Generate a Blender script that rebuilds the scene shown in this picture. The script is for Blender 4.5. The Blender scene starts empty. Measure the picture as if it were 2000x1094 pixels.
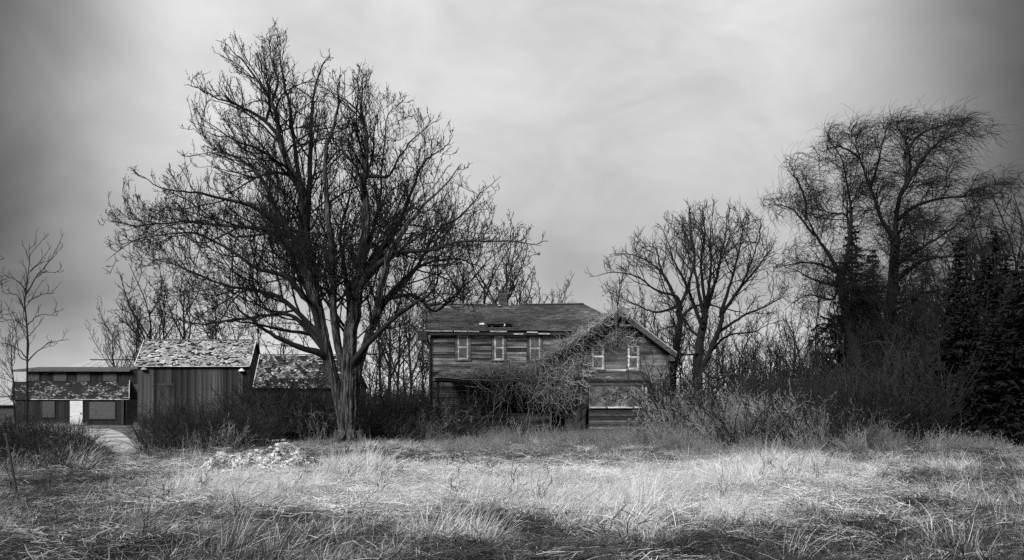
import bpy, math, random
import numpy as np
from mathutils import Vector

# ------------------------------------------------------------------ camera, sky, sun, exposure
SC = bpy.context.scene
F, ZC, HY = 1732.0, 1.7, 787.0          # focal length in photo pixels, eye height, horizon row
cam_d = bpy.data.cameras.new('camera')
cam = bpy.data.objects.new('camera', cam_d)
SC.collection.objects.link(cam)
cam.location = (0, 0, ZC)
cam.rotation_euler = (math.radians(90), 0, 0)
cam_d.sensor_width = 36.0
cam_d.lens = 36.0 * F / 2000.0
cam_d.shift_y = (HY - 547.0) / 2000.0
cam_d.clip_start, cam_d.clip_end = 0.1, 5000.0
SC.camera = cam
SC.view_settings.view_transform = 'Standard'
SC.view_settings.look = 'None'
SC.view_settings.gamma = 1.0
SC.view_settings.use_curve_mapping = False
SC.view_settings.exposure = 1.0
SC.cycles.max_bounces = 5
SC.cycles.transparent_max_bounces = 12
SC.cycles.use_denoising = False
SC.cycles.caustics_reflective = False
SC.cycles.caustics_refractive = False
SC.cycles.sample_clamp_indirect = 1.0
SC.cycles.sample_clamp_direct = 4.0

SUN_EL, SUN_AZ = math.radians(38), math.radians(-148)      # azimuth from +Y towards +X
sdir = Vector((math.sin(SUN_AZ) * math.cos(SUN_EL), math.cos(SUN_AZ) * math.cos(SUN_EL), math.sin(SUN_EL)))
sun_d = bpy.data.lights.new('sun', 'SUN')
sun_d.energy = 3.0
sun_d.angle = math.radians(22)
sun_d.color = (1, 1, 1)
sun = bpy.data.objects.new('sun', sun_d)
SC.collection.objects.link(sun)
sun.rotation_euler = sdir.to_track_quat('Z', 'Y').to_euler()
sun.location = (0, 0, 40)

W = bpy.data.worlds.new('World')
SC.world = W
W.use_nodes = True
wt = W.node_tree
for n in list(wt.nodes):
    wt.nodes.remove(n)


class NT:
    """tiny expression helper for shader trees"""
    def __init__(s, t): s.t = t
    def n(s, typ, **kw):
        nd = s.t.nodes.new(typ)
        for k, v in kw.items(): setattr(nd, k, v)
        return nd
    def put(s, sock, v):
        if hasattr(v, 'is_linked') or hasattr(v, 'links'): s.t.links.new(v, sock)
        elif v is not None: sock.default_value = v
    def m(s, op, a, b=None, c=None, clamp=False):
        nd = s.n('ShaderNodeMath', operation=op); nd.use_clamp = clamp
        for i, v in enumerate((a, b, c)):
            if v is not None: s.put(nd.inputs[i], v)
        return nd.outputs[0]
    def ss(s, v, lo, hi, to0=0.0, to1=1.0):
        nd = s.n('ShaderNodeMapRange', interpolation_type='SMOOTHSTEP')
        s.put(nd.inputs[0], v)
        for i, q in enumerate((lo, hi, to0, to1)): nd.inputs[i + 1].default_value = q
        return nd.outputs[0]
    def lin(s, v, lo, hi, to0, to1):
        nd = s.n('ShaderNodeMapRange'); s.put(nd.inputs[0], v)
        for i, q in enumerate((lo, hi, to0, to1)): nd.inputs[i + 1].default_value = q
        return nd.outputs[0]
    def noise(s, vec, scale, detail=4, rough=0.55, dist=0.0):
        nd = s.n('ShaderNodeTexNoise'); s.put(nd.inputs['Vector'], vec)
        nd.inputs['Scale'].default_value = scale; nd.inputs['Detail'].default_value = detail
        nd.inputs['Roughness'].default_value = rough; nd.inputs['Distortion'].default_value = dist
        return nd.outputs[0]
    def mapping(s, vec, scale=(1, 1, 1), rot=(0, 0, 0)):
        nd = s.n('ShaderNodeMapping'); s.put(nd.inputs[0], vec)
        nd.inputs['Scale'].default_value = scale; nd.inputs['Rotation'].default_value = rot
        return nd.outputs[0]


w_ = NT(wt)
tc = w_.n('ShaderNodeTexCoord')
sep = w_.n('ShaderNodeSeparateXYZ'); wt.links.new(tc.outputs['Generated'], sep.inputs[0])
sx, sy, sz = sep.outputs
az = w_.m('MULTIPLY', w_.m('ARCTAN2', sx, sy), 57.2958)
el = w_.m('MULTIPLY', w_.m('ARCSINE', sz), 57.2958)
cl_big = w_.noise(w_.mapping(tc.outputs['Generated'], (1.0, 1.0, 1.35), (0.0, 0.5, 0.25)), 2.3, 5, 0.5, 0.35)
cl_fine = w_.noise(w_.mapping(tc.outputs['Generated'], (1.0, 1.0, 1.6), (0.0, -0.35, 0.1)), 6.5, 5, 0.55, 0.5)
edge = w_.m('ABSOLUTE', w_.m('ADD', w_.m('ADD', az, 0.8), w_.m('MULTIPLY', w_.m('SUBTRACT', cl_big, 0.5), 12.0)))
bank = w_.m('MULTIPLY', w_.ss(edge, 18.0, 33.0), w_.m('MULTIPLY', w_.ss(el, -1.0, 12.0, 0.45, 1.0), w_.ss(el, 34.0, 60.0, 1.0, 0.35)))  # darker sides: cloud banks plus lens vignette, put into the sky colour
base = w_.m('ADD', w_.ss(el, 5.0, 22.0, 0.245, 0.355), w_.ss(el, 0.0, 7.5, 0.15, 0.0))
base = w_.m('ADD', base, w_.ss(el, 24.0, 75.0, 0.0, 0.42))
tex = w_.m('ADD', w_.lin(cl_big, 0.25, 0.75, 0.84, 1.14), w_.lin(cl_fine, 0.3, 0.7, -0.15, 0.13))
cloud = w_.m('MULTIPLY', w_.m('MULTIPLY', base, tex), w_.m('SUBTRACT', 1.0, w_.m('MULTIPLY', bank, 0.86)))
sky = w_.n('ShaderNodeTexSky', sky_type='NISHITA')
sky.sun_disc = False
sky.sun_elevation, sky.sun_rotation = SUN_EL, SUN_AZ
sky.dust_density, sky.air_density = 3.0, 1.0
bw = w_.n('ShaderNodeRGBToBW'); wt.links.new(sky.outputs[0], bw.inputs[0])
STR = 0.1
tot = w_.m('ADD', w_.m('MULTIPLY', cloud, 1.0 / STR), w_.m('MULTIPLY', bw.outputs[0], 0.03))
bg = w_.n('ShaderNodeBackground'); bg.inputs[1].default_value = STR
wt.links.new(tot, bg.inputs[0])
wo = w_.n('ShaderNodeOutputWorld'); wt.links.new(bg.outputs[0], wo.inputs[0])

# ------------------------------------------------------------------ helpers
RNG = np.random.default_rng(11)


def P(px, py, Y):
    """the point at distance Y that stands where the photo shows (px, py)"""
    return np.array(((px - 1000.0) / F * Y, Y, ZC + (HY - py) / F * Y))


def ground(x, y):
    x, y = np.asarray(x, float), np.asarray(y, float)
    h = (0.10 * np.sin(0.9 * x + 0.5 * y + 1.0) * np.sin(0.55 * y - 0.35 * x + 0.4) + 0.07 * np.sin(1.9 * x - 1.1 * y) * np.sin(1.3 * y + 0.7 * x + 2.0)
         + 0.035 * np.sin(4.1 * x + 1.7 * y) * np.sin(3.3 * y - 2.2 * x))
    near = np.clip((31.0 - y) / 10.0, 0.0, 1.0)
    return h * (0.12 + 0.88 * near) - 0.02


def setp(o, label=None, cat=None, group=None, kind=None):
    for k, v in (('label', label), ('category', cat), ('group', group), ('kind', kind)):
        if v: o[k] = v
    return o


def empty(name, loc, label=None, cat=None, group=None):
    o = bpy.data.objects.new(name, None)
    o.empty_display_size = 0.3
    o.location = loc
    SC.collection.objects.link(o)
    return setp(o, label, cat, group)


class G:
    """collects vertices, faces and a tone per vertex"""
    def __init__(s): s.v, s.f, s.t, s.n = [], {}, [], 0
    def add(s, V, F, tone=1.0):
        V = np.asarray(V, float).reshape(-1, 3)
        groups = F if isinstance(F, list) and hasattr(F[0][0], '__len__') else [F]
        for fa in groups:
            fa = np.asarray(fa, int)
            if fa.size: s.f.setdefault(fa.shape[1], []).append(fa + s.n)
        s.v.append(V)
        s.t.append(np.broadcast_to(np.asarray(tone, float), (len(V),)))
        s.n += len(V)
    def box(s, x0, x1, y0, y1, z0, z1, tone=1.0):
        V = [(x, y, z) for z in (z0, z1) for y in (y0, y1) for x in (x0, x1)]
        s.add(V, [[0, 1, 3, 2][::-1], [4, 5, 7, 6], [0, 1, 5, 4], [2, 3, 7, 6][::-1], [0, 2, 6, 4][::-1], [1, 3, 7, 5]], tone)
    def hexa(s, A, B, tone=1.0):
        """quad A (4 points) joined to quad B (4 points)"""
        s.add(list(A) + list(B), [[3, 2, 1, 0], [4, 5, 6, 7], [0, 1, 5, 4], [1, 2, 6, 5], [2, 3, 7, 6], [3, 0, 4, 7]], tone)
    def slab(s, q, thick, tone=1.0):
        q = [np.array(p, float) for p in q]
        n = np.cross(q[1] - q[0], q[3] - q[0]); n /= np.linalg.norm(n)
        s.hexa([p - n * thick for p in q], q, tone)
    def beam(s, a, b, w, h, tone=1.0):
        a, b = np.array(a, float), np.array(b, float)
        t = (b - a) / np.linalg.norm(b - a)
        r = np.array((0, 0, 1.0)) if abs(t[2]) < 0.9 else np.array((0, 1.0, 0))
        u = np.cross(t, r); u /= np.linalg.norm(u); v = np.cross(u, t)
        c = [u * w / 2 + v * h / 2, u * w / 2 - v * h / 2, -u * w / 2 - v * h / 2, -u * w / 2 + v * h / 2]
        s.hexa([a + k for k in c], [b + k for k in c], tone)
    def arrays(s):
        return np.concatenate(s.v), {k: np.concatenate(f) for k, f in s.f.items()}, np.concatenate(s.t)
    def mesh(s, name, mat, origin=(0, 0, 0), smooth=False):
        V, fs, tone = s.arrays()
        return mesh_of(name, V - np.asarray(origin, float), fs, tone, mat, smooth)
    def build(s, name, mat, parent=None, smooth=False, kind=None, loc=None):
        org = np.array(parent.matrix_world_loc if hasattr(parent, 'matrix_world_loc') else world_loc(parent)) if parent else np.array(loc if loc is not None else (0, 0, 0.0))
        o = bpy.data.objects.new(name, s.mesh(name, mat, org, smooth))
        SC.collection.objects.link(o)
        if parent: o.parent = parent
        else: o.location = org
        if kind: o['kind'] = kind
        return o


def world_loc(o):
    p = Vector(o.location)
    while o.parent:
        o = o.parent
        p = p + Vector(o.location)
    return p


def mesh_of(name, V, fs, tone, mat, smooth=False):
    me = bpy.data.meshes.new(name)
    me.vertices.add(len(V))
    me.vertices.foreach_set('co', np.ascontiguousarray(V, dtype=np.float32).ravel())
    loops = np.concatenate([f.ravel() for f in fs.values()]) if fs else np.zeros(0, int)
    starts, tot = [], 0
    for k, f in fs.items():
        starts.append(tot + np.arange(len(f)) * k); tot += f.size
    me.loops.add(tot)
    me.loops.foreach_set('vertex_index', loops.astype(np.int32))
    st = np.concatenate(starts) if starts else np.zeros(0, int)
    me.polygons.add(len(st))
    me.polygons.foreach_set('loop_start', st.astype(np.int32))
    me.polygons.foreach_set('use_smooth', np.full(len(st), bool(smooth)))
    a = me.attributes.new('tone', 'FLOAT', 'POINT')
    a.data.foreach_set('value', np.ascontiguousarray(tone, dtype=np.float32))
    me.update(calc_edges=True)
    if mat is not None:
        for q in (mat if isinstance(mat, (list, tuple)) else [mat]): me.materials.append(q)
    return me


def nrm(v): return v / np.maximum(np.linalg.norm(v, axis=-1, keepdims=True), 1e-9)


def tubes(Pt, R, sides=3):
    N, S, _ = Pt.shape
    T = nrm(np.gradient(Pt, axis=1))
    mt = np.abs(nrm(T.mean(axis=1)))
    ref = np.eye(3)[np.argmin(mt, axis=1)]
    U = nrm(np.cross(T, ref[:, None, :])); Vv = np.cross(T, U)
    a = np.arange(sides) / sides * 2 * np.pi
    ring = (Pt[:, :, None, :] + R[:, :, None, None] * (np.cos(a)[None, None, :, None] * U[:, :, None, :] + np.sin(a)[None, None, :, None] * Vv[:, :, None, :]))
    V = ring.reshape(-1, 3)
    i = (np.arange(N)[:, None, None] * S + np.arange(S - 1)[None, :, None]) * sides
    k = np.arange(sides)[None, None, :]; k2 = (k + 1) % sides
    fa = np.stack(np.broadcast_arrays(i + k, i + k2, i + sides + k2, i + sides + k), axis=-1).reshape(-1, 4)
    return V, fa


def ribbons(Pt, Wd, side):
    N, S, _ = Pt.shape
    off = side[:, None, :] * Wd[:, :, None] * 0.5
    V = np.stack([Pt - off, Pt + off], axis=2).reshape(-1, 3)
    i = (np.arange(N)[:, None] * S + np.arange(S - 1)[None, :]) * 2
    fa = np.stack([i, i + 1, i + 3, i + 2], axis=-1).reshape(-1, 4)
    return V, fa


def octa(C, r, stretch=None):
    """little bud-like octahedra at the points C"""
    d = np.array([(1, 0, 0), (-1, 0, 0), (0, 1, 0), (0, -1, 0), (0, 0, 1), (0, 0, -1)], float)
    r = np.broadcast_to(np.asarray(r, float), (len(C),))
    V = C[:, None, :] + d[None] * r[:, None, None]
    if stretch is not None:
        V[:, 4] += stretch; V[:, 5] -= stretch
    f = np.array([(0, 2, 4), (2, 1, 4), (1, 3, 4), (3, 0, 4), (2, 0, 5), (1, 2, 5), (3, 1, 5), (0, 3, 5)])
    return V.reshape(-1, 3), (np.arange(len(C))[:, None, None] * 6 + f[None]).reshape(-1, 3)


def spline(pts, n):
    """Catmull-Rom through the points, n samples"""
    p = np.asarray(pts, float)
    q = np.vstack([2 * p[0] - p[1], p, 2 * p[-1] - p[-2]])
    t = np.linspace(0, len(p) - 1 - 1e-6, n); i = t.astype(int); u = (t - i)[:, None]
    a, b, c, d = q[i], q[i + 1], q[i + 2], q[i + 3]
    return 0.5 * (2 * b + (c - a) * u + (2 * a - 5 * b + 4 * c - d) * u ** 2 + (3 * b - 3 * c + d - a) * u ** 3)


def grow(rng, Pt, R, density, lenf, ang, segs, t0=0.15, t1=1.0, up=0.0, wind=(0, 0, 0), wig=0.18, rrat=0.55, rmin=0.006, lmin=0.1, fall=0.6, keep=None, nmin=1, rabs=None):
    """a new level of branches on the branches Pt (N,S,3); all of them at once"""
    N, S, _ = Pt.shape
    L = np.linalg.norm(np.diff(Pt, axis=1), axis=2).sum(axis=1)
    n = np.maximum(nmin, np.round(L * density * (t1 - t0) * rng.uniform(0.75, 1.25, N))).astype(int)
    idx = np.repeat(np.arange(N), n)
    k = np.concatenate([np.arange(q) for q in n]); nn = n[idx]
    t = t0 + (t1 - t0) * np.clip((k + rng.uniform(0.1, 0.9, len(k))) / nn, 0, 0.995)
    f = t * (S - 1); i = np.clip(f.astype(int), 0, S - 2); u = (f - i)[:, None]
    p0 = Pt[idx, i] * (1 - u) + Pt[idx, i + 1] * u
    r0 = R[idx, i] * (1 - u[:, 0]) + R[idx, i + 1] * u[:, 0]
    tan = nrm(Pt[idx, i + 1] - Pt[idx, i])
    rv = nrm(np.cross(tan, rng.normal(size=tan.shape)))
    a = np.radians(rng.uniform(ang[0], ang[1], len(k)))[:, None]
    d = nrm(np.cos(a) * tan + np.sin(a) * rv)
    ln = np.maximum(lmin, lenf(L[idx], rng) * (1 - fall * t))
    def path(ln, r_):
        d_ = d.copy(); p = p0.copy(); out = [p]
        w = np.zeros_like(d_)
        for s in range(segs - 1):
            w = 0.6 * w + r_.normal(size=d_.shape) * wig
            d_ = nrm(d_ + w + np.array((0, 0, up)) + np.array(wind, float))
            p = p + d_ * (ln / (segs - 1))[:, None]
            out.append(p)
        return np.stack(out, axis=1)
    Q = path(ln, rng)
    if keep is not None:
        for _ in range(3):
            bad = ~keep(Q[:, -1])
            if not bad.any(): break
            Q[bad] = Q[bad, :1] + (Q[bad] - Q[bad, :1]) * 0.6
            ln = np.where(bad, ln * 0.6, ln)
        ok = ln > lmin * 0.3
        Q, ln, r0 = Q[ok], ln[ok], r0[ok]
    rs = np.minimum(r0 * rrat, (0.006 + 0.0115 * ln) if rabs is None else rabs * (0.4 + ln))
    rs = np.maximum(rs, rmin * 1.15)
    tt = np.linspace(0, 1, segs)[None]
    RR = rs[:, None] * (1 - tt) ** 0.9 + rmin * tt
    return Q, RR


# ------------------------------------------------------------------ materials (everything is grey: the photograph is black and white)
def mat(name, col, var=0.35, scale=(6, 6, 6), rough=0.85, bump=0.0, coarse=None, objrand=0.0, spec=0.2, detail=6, translucent=0.0, geo=False):
    m = bpy.data.materials.new(name); m.use_nodes = True
    t = m.node_tree
    for n in list(t.nodes): t.nodes.remove(n)
    h = NT(t)
    if geo: vec = h.n('ShaderNodeNewGeometry').outputs['Position']
    else: vec = h.n('ShaderNodeTexCoord').outputs['Object']
    nz = h.noise(h.mapping(vec, scale), 1.0, detail, 0.6)
    at = h.n('ShaderNodeAttribute', attribute_name='tone')
    v = h.m('MULTIPLY', at.outputs['Fac'], h.lin(nz, 0.28, 0.72, 1 - var, 1 + var))
    if coarse:
        nc = h.noise(h.mapping(vec, coarse[0]), 1.0, 4, 0.55)
        v = h.m('MULTIPLY', v, h.ss(nc, 0.38, 0.62, 1 - coarse[1], 1 + coarse[1]))
    if objrand:
        oi = h.n('ShaderNodeObjectInfo')
        v = h.m('MULTIPLY', v, h.lin(oi.outputs['Random'], 0, 1, 1 - objrand, 1 + objrand))
    v = h.m('MINIMUM', h.m('MULTIPLY', v, col), 0.85)
    out = h.n('ShaderNodeOutputMaterial')
    if translucent:
        d = h.n('ShaderNodeBsdfDiffuse'); tr = h.n('ShaderNodeBsdfTranslucent'); mx = h.n('ShaderNodeMixShader')
        mx.inputs[0].default_value = translucent
        t.links.new(v, d.inputs[0]); t.links.new(v, tr.inputs[0])
        t.links.new(d.outputs[0], mx.inputs[1]); t.links.new(tr.outputs[0], mx.inputs[2])
        t.links.new(mx.outputs[0], out.inputs[0])
        return m
    b = h.n('ShaderNodeBsdfPrincipled')
    t.links.new(v, b.inputs['Base Color'])
    b.inputs['Roughness'].default_value = rough
    b.inputs['Specular IOR Level'].default_value = spec
    if bump:
        bp = h.n('ShaderNodeBump'); bp.inputs['Strength'].default_value = bump; bp.inputs['Distance'].default_value = 0.02
        t.links.new(nz, bp.inputs['Height']); t.links.new(bp.outputs[0], b.inputs['Normal'])
    t.links.new(b.outputs[0], out.inputs[0])
    return m


def glass_mat():
    m = bpy.data.materials.new('old_window_glass'); m.use_nodes = True
    t = m.node_tree
    for n in list(t.nodes): t.nodes.remove(n)
    h = NT(t)
    tr = h.n('ShaderNodeBsdfTransparent'); gl = h.n('ShaderNodeBsdfGlossy'); df = h.n('ShaderNodeBsdfDiffuse')
    gl.inputs['Roughness'].default_value = 0.08; df.inputs[0].default_value = (0.25, 0.25, 0.25, 1)
    tr.inputs[0].default_value = (0.8, 0.8, 0.8, 1)
    lw = h.n('ShaderNodeLayerWeight'); lw.inputs[0].default_value = 0.5
    fr = h.m('ADD', h.m('MULTIPLY', h.m('POWER', lw.outputs['Facing'], 5.0), 0.9), 0.05)
    a = h.n('ShaderNodeMixShader'); t.links.new(fr, a.inputs[0]); t.links.new(tr.outputs[0], a.inputs[1]); t.links.new(gl.outputs[0], a.inputs[2])
    b = h.n('ShaderNodeMixShader')
    dirt = h.ss(h.noise(h.n('ShaderNodeTexCoord').outputs['Object'], 5.0, 5), 0.4, 0.75, 0.05, 0.4)
    t.links.new(dirt, b.inputs[0]); t.links.new(a.outputs[0], b.inputs[1]); t.links.new(df.outputs[0], b.inputs[2])
    o = h.n('ShaderNodeOutputMaterial'); t.links.new(b.outputs[0], o.inputs[0])
    return m


MT = {
    'soil': mat('dark_soil_and_thatch', 0.075, 0.5, (3, 3, 3), 0.95, 0.6, ((0.35, 0.35, 0.35), 0.4)),
    'gravel': mat('pale_gravel', 0.26, 0.35, (9, 9, 9), 0.95, 0.6, ((0.8, 0.25, 0.8), 0.3)),
    'siding': mat('weathered_clapboard', 0.145, 0.55, (1.3, 9, 9), 0.85, 0.3, ((0.7, 3, 3.5), 0.45)),
    'wallcore': mat('dark_wall_sheathing', 0.05, 0.3, (3, 3, 3)),
    'brickface': mat('stained_asphalt_cladding', 0.085, 0.4, (5, 5, 14), 0.9, 0.3, ((0.9, 0.9, 0.9), 0.35)),
    'shingle': mat('old_asphalt_shingle', 0.07, 0.4, (9, 9, 9), 0.95, 0.3, ((0.6, 0.8, 1.6), 0.3)),
    'deck': mat('roof_deck_boards', 0.010, 0.4, (2, 8, 8)),
    'pale_shingle': mat('flaking_pale_shingle', 0.36, 0.35, (7, 7, 7), 0.95, 0.4, ((0.9, 1.4, 1.4), 0.25)),
    'trim': mat('peeling_white_paint', 0.40, 0.5, (4, 14, 14), 0.7, 0.2, ((1.5, 5, 5), 0.3)),
    'trimdark': mat('weathered_dark_trim', 0.07, 0.5, (3, 9, 9), 0.85, 0.2),
    'blind': mat('faded_window_blind', 0.42, 0.35, (9, 5, 3), 0.9, 0, ((2, 2, 2), 0.3)),
    'glass': glass_mat(),
    'board': mat('stained_plywood', 0.13, 0.4, (5, 5, 5), 0.9, 0.2, ((2.2, 2.2, 2.2), 0.35)),
    'plank': mat('weathered_barn_plank', 0.033, 0.6, (12, 12, 0.9), 0.9, 0.4, ((1.4, 1.4, 0.5), 0.45), objrand=0.75),
    'shedwall': mat('black_stained_shed_boards', 0.016, 0.4, (9, 9, 1.2), 0.9, 0.2),
    'shedpanel': mat('grey_shed_panel', 0.055, 0.25, (3, 3, 6), 0.9, 0, objrand=0.2),
    'white': mat('white_painted_door', 0.5, 0.2, (5, 5, 3), 0.6),
    'brick': mat('sooty_chimney_brick', 0.055, 0.4, (9, 9, 14), 0.95, 0.4),
    'bark': mat('ridged_maple_bark', 0.042, 0.55, (22, 22, 5), 0.95, 1.0, ((12, 12, 1.3), 0.72)),
    'limb': mat('maple_limb_bark', 0.016, 0.45, (9, 9, 3), 0.95, 0.5),
    'twig': mat('maple_twig', 0.010, 0.3, (3, 3, 3), 0.9),
    'barkfar': mat('dark_bark', 0.010, 0.4, (6, 6, 1.5), 0.95, 0.5),
    'twigfar': mat('dark_twig', 0.012, 0.3, (3, 3, 3), 0.9),
    'twigwillow': mat('willow_twig', 0.010, 0.3, (3, 3, 3), 0.9),
    'needles': mat('spruce_needles', 0.007, 0.4, (3, 3, 3), 0.9),
    'vine': mat('dry_grey_vine', 0.22, 0.4, (5, 5, 5), 0.9),
    'vinetrunk': mat('shaggy_vine_bark', 0.035, 0.5, (14, 14, 2), 0.95, 0.6),
    'bramble': mat('dark_bramble', 0.015, 0.4, (2, 2, 2), 0.9, 0, None, 0.4),
    'weed': mat('dead_grey_weed', 0.15, 0.35, (2, 2, 2), 0.9, 0, None, 0.35),
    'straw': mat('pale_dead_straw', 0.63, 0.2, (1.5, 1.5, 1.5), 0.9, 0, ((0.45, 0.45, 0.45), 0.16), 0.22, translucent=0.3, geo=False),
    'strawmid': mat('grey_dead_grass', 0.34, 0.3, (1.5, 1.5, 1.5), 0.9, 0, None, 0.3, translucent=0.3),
    'strawdark': mat('dark_grass_and_vignette', 0.05, 0.35, (1.5, 1.5, 1.5), 0.9, 0, None, 0.4, translucent=0.2),  # dark dead grass; also carries the vignette shading at the field's edges
    'rubble': mat('pale_crumbled_rubble', 0.38, 0.45, (11, 11, 11), 0.95, 0.5, ((3.5, 3.5, 3.5), 0.4)),
    'rubbledark': mat('rubble_core', 0.2, 0.5, (8, 8, 8), 0.95, 0.5),
    'metal': mat('rusty_stake_metal', 0.03, 0.4, (9, 9, 4), 0.7),
    'farroof': mat('pale_metal_roof', 0.30, 0.15, (0.5, 2, 2), 0.7),
}

# ------------------------------------------------------------------ the ground
def ground_sheet():
    g = G()
    xs = np.concatenate([-np.geomspace(1500, 42, 22), np.linspace(-40, 40, 161), np.geomspace(42, 1500, 22)])
    ys = np.concatenate([-np.geomspace(400, 4, 10), np.linspace(-2, 40, 127), np.geomspace(41, 2500, 42)])
    X, Y = np.meshgrid(xs, ys)
    V = np.stack([X, Y, ground(X, Y)], axis=-1).reshape(-1, 3)
    nx = len(xs); i = (np.arange(len(ys) - 1)[:, None] * nx + np.arange(nx - 1)[None]).ravel()
    g.add(V, np.stack([i, i + 1, i + 1 + nx, i + nx], axis=-1))
    setp(g.build('ground', MT['soil'], smooth=True), kind='structure')


ground_sheet()


def ground_strip(name, left, right, m, lift, n=40, k=6):
    """a sheet lying on the ground between two edge lines given in plan"""
    L, R_ = spline(left, n), spline(right, n)
    u = np.linspace(0, 1, k)[None, :, None]
    Q = L[:, None, :] * (1 - u) + R_[:, None, :] * u
    Q[:, :, 2] = ground(Q[:, :, 0], Q[:, :, 1]) + lift
    g = G(); i = (np.arange(n - 1)[:, None] * k + np.arange(k - 1)[None]).ravel()
    g.add(Q.reshape(-1, 3), np.stack([i, i + 1, i + 1 + k, i + k], axis=-1))
    return setp(g.build(name, m, smooth=True), kind='structure')


def gp(px, py):
    Y = ZC * F / (py - HY)
    return ((px - 1000) / F * Y, Y, 0.0)


PATH_L = [gp(236, 925), gp(212, 893), gp(190, 868), gp(160, 850), gp(120, 838)]
PATH_R = [gp(244, 925), gp(268, 893), gp(258, 866), gp(240, 848), gp(215, 838)]
ground_strip('path', PATH_L, PATH_R, MT['gravel'], 0.035)
ground_strip('track_rut', [(-7.5, 24.1, 0), (0, 24.5, 0), (8, 24.9, 0), (17, 25.6, 0)], [(-7.5, 24.6, 0), (0, 25.05, 0), (8, 25.4, 0), (17, 26.1, 0)], MT['soil'], 0.03, 60, 3)

# ------------------------------------------------------------------ building helpers
def siding(g, y, span, z0, z1, pitch, openings, rng, out=0.022, miss=0.015, xf=None, dark=0.0, sig=0.42):
    """lapped boards on a wall facing -Y; span(z) gives the ends, openings are (x0, x1, z0, z1)"""
    z = z0
    while z < z1 - 0.02:
        zt = min(z + pitch * 1.08, z1)
        a, b = span(z + pitch / 2)
        cuts = [(a, b)]
        for (ox0, ox1, oz0, oz1) in openings:
            if oz0 < z + pitch * 0.6 and oz1 > z + pitch * 0.4:
                new = []
                for (p, q) in cuts:
                    if ox1 <= p or ox0 >= q: new.append((p, q))
                    else:
                        if ox0 > p: new.append((p, ox0))
                        if ox1 < q: new.append((ox1, q))
                cuts = new
        for (p, q) in cuts:
            x = p
            while x < q - 0.03:
                e = min(q, x + rng.uniform(1.6, 4.2))
                if q - e < 0.5: e = q
                if rng.random() > miss:
                    o1 = out * rng.uniform(0.7, 1.5); dz = rng.normal(0, 0.004); tl = rng.normal(0, 0.006)
                    tone = max(0.2, rng.normal(1.0, sig)) * (1.5 if rng.random() < 0.07 else 1.0) * (0.45 if rng.random() < 0.10 + dark else 1.0)
                    V = [(x, y - o1, z + dz), (e - 0.004, y - o1, z + dz + tl), (e - 0.004, y - 0.005, zt + dz + tl), (x, y - 0.005, zt + dz), (x, y, z + dz), (e - 0.004, y, z + dz + tl)]
                    V = np.array(V)
                    if xf is not None: V = xf(V)
                    g.add(V, [[[0, 1, 2, 3], [4, 5, 1, 0]], [[0, 3, 4], [1, 5, 2]]], tone)
                x = e
        z += pitch


def shingles(g, A, B, C, D, course, tabw, rng, tone=lambda u, v: 1.0, missing=lambda u, v: False, sag=lambda u, v: 0.0, lift=0.022, rag=0.01, jag=0.0):
    """tabs laid in courses on the slope A-B (eave, left to right) up to D-C (ridge); each tab a thin wedge"""
    A, B, C, D = (np.array(q, float) for q in (A, B, C, D))
    nrmv = np.cross(B - A, D - A); nrmv /= np.linalg.norm(nrmv)
    hgt = np.linalg.norm((D + C) / 2 - (A + B) / 2); rows = max(2, int(round(hgt / course)))
    def pt(u, v, o): return (A * (1 - u) + B * u) * (1 - v) + (D * (1 - u) + C * u) * v + nrmv * (o + sag(u, v))
    for r in range(rows):
        v0, v1 = r / rows, min(1.0, (r + 1.12) / rows)
        wl = np.linalg.norm((A * (1 - v0) + D * v0) - (B * (1 - v0) + C * v0)); nt = max(2, int(wl / tabw))
        off = 0.5 if r % 2 else 0.0
        us = np.clip((np.arange(nt + 2) - off) / nt, 0, 1)
        for k in range(nt + 1):
            u0, u1 = us[k], us[k + 1]
            if u1 - u0 < 0.15 / nt: continue
            um = (u0 + u1) / 2
            if missing(um, (v0 + v1) / 2): continue
            o = lift * rng.uniform(0.8, 1.3) + abs(rng.normal(0, rag)); j = rng.normal(0, jag) / rows
            du = 0.04 / nt
            tn = tone(um, v0) * max(0.4, rng.normal(1, 0.14))
            g.add([pt(u0 + du, v0 + j, o), pt(u1 - du, v0 + j, o), pt(u1 - du, v1, 0.006), pt(u0 + du, v1, 0.006), pt(u0 + du, v0 + j, 0.0), pt(u1 - du, v0 + j, 0.0)],
                  [[[0, 1, 2, 3], [4, 5, 1, 0]], [[0, 3, 4], [1, 5, 2]]], tn)


def prism_wall(g, pts_xz, y0, y1, tone=1.0):
    """a closed body: outline in the XZ plane pushed from y0 to y1"""
    n = len(pts_xz)
    V = [(x, y0, z) for x, z in pts_xz] + [(x, y1, z) for x, z in pts_xz]
    g.add(V, [[list(range(n))], [list(range(n, 2 * n))[::-1]], [[i, i + n, (i + 1) % n + n, (i + 1) % n] for i in range(n)]], tone)


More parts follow.
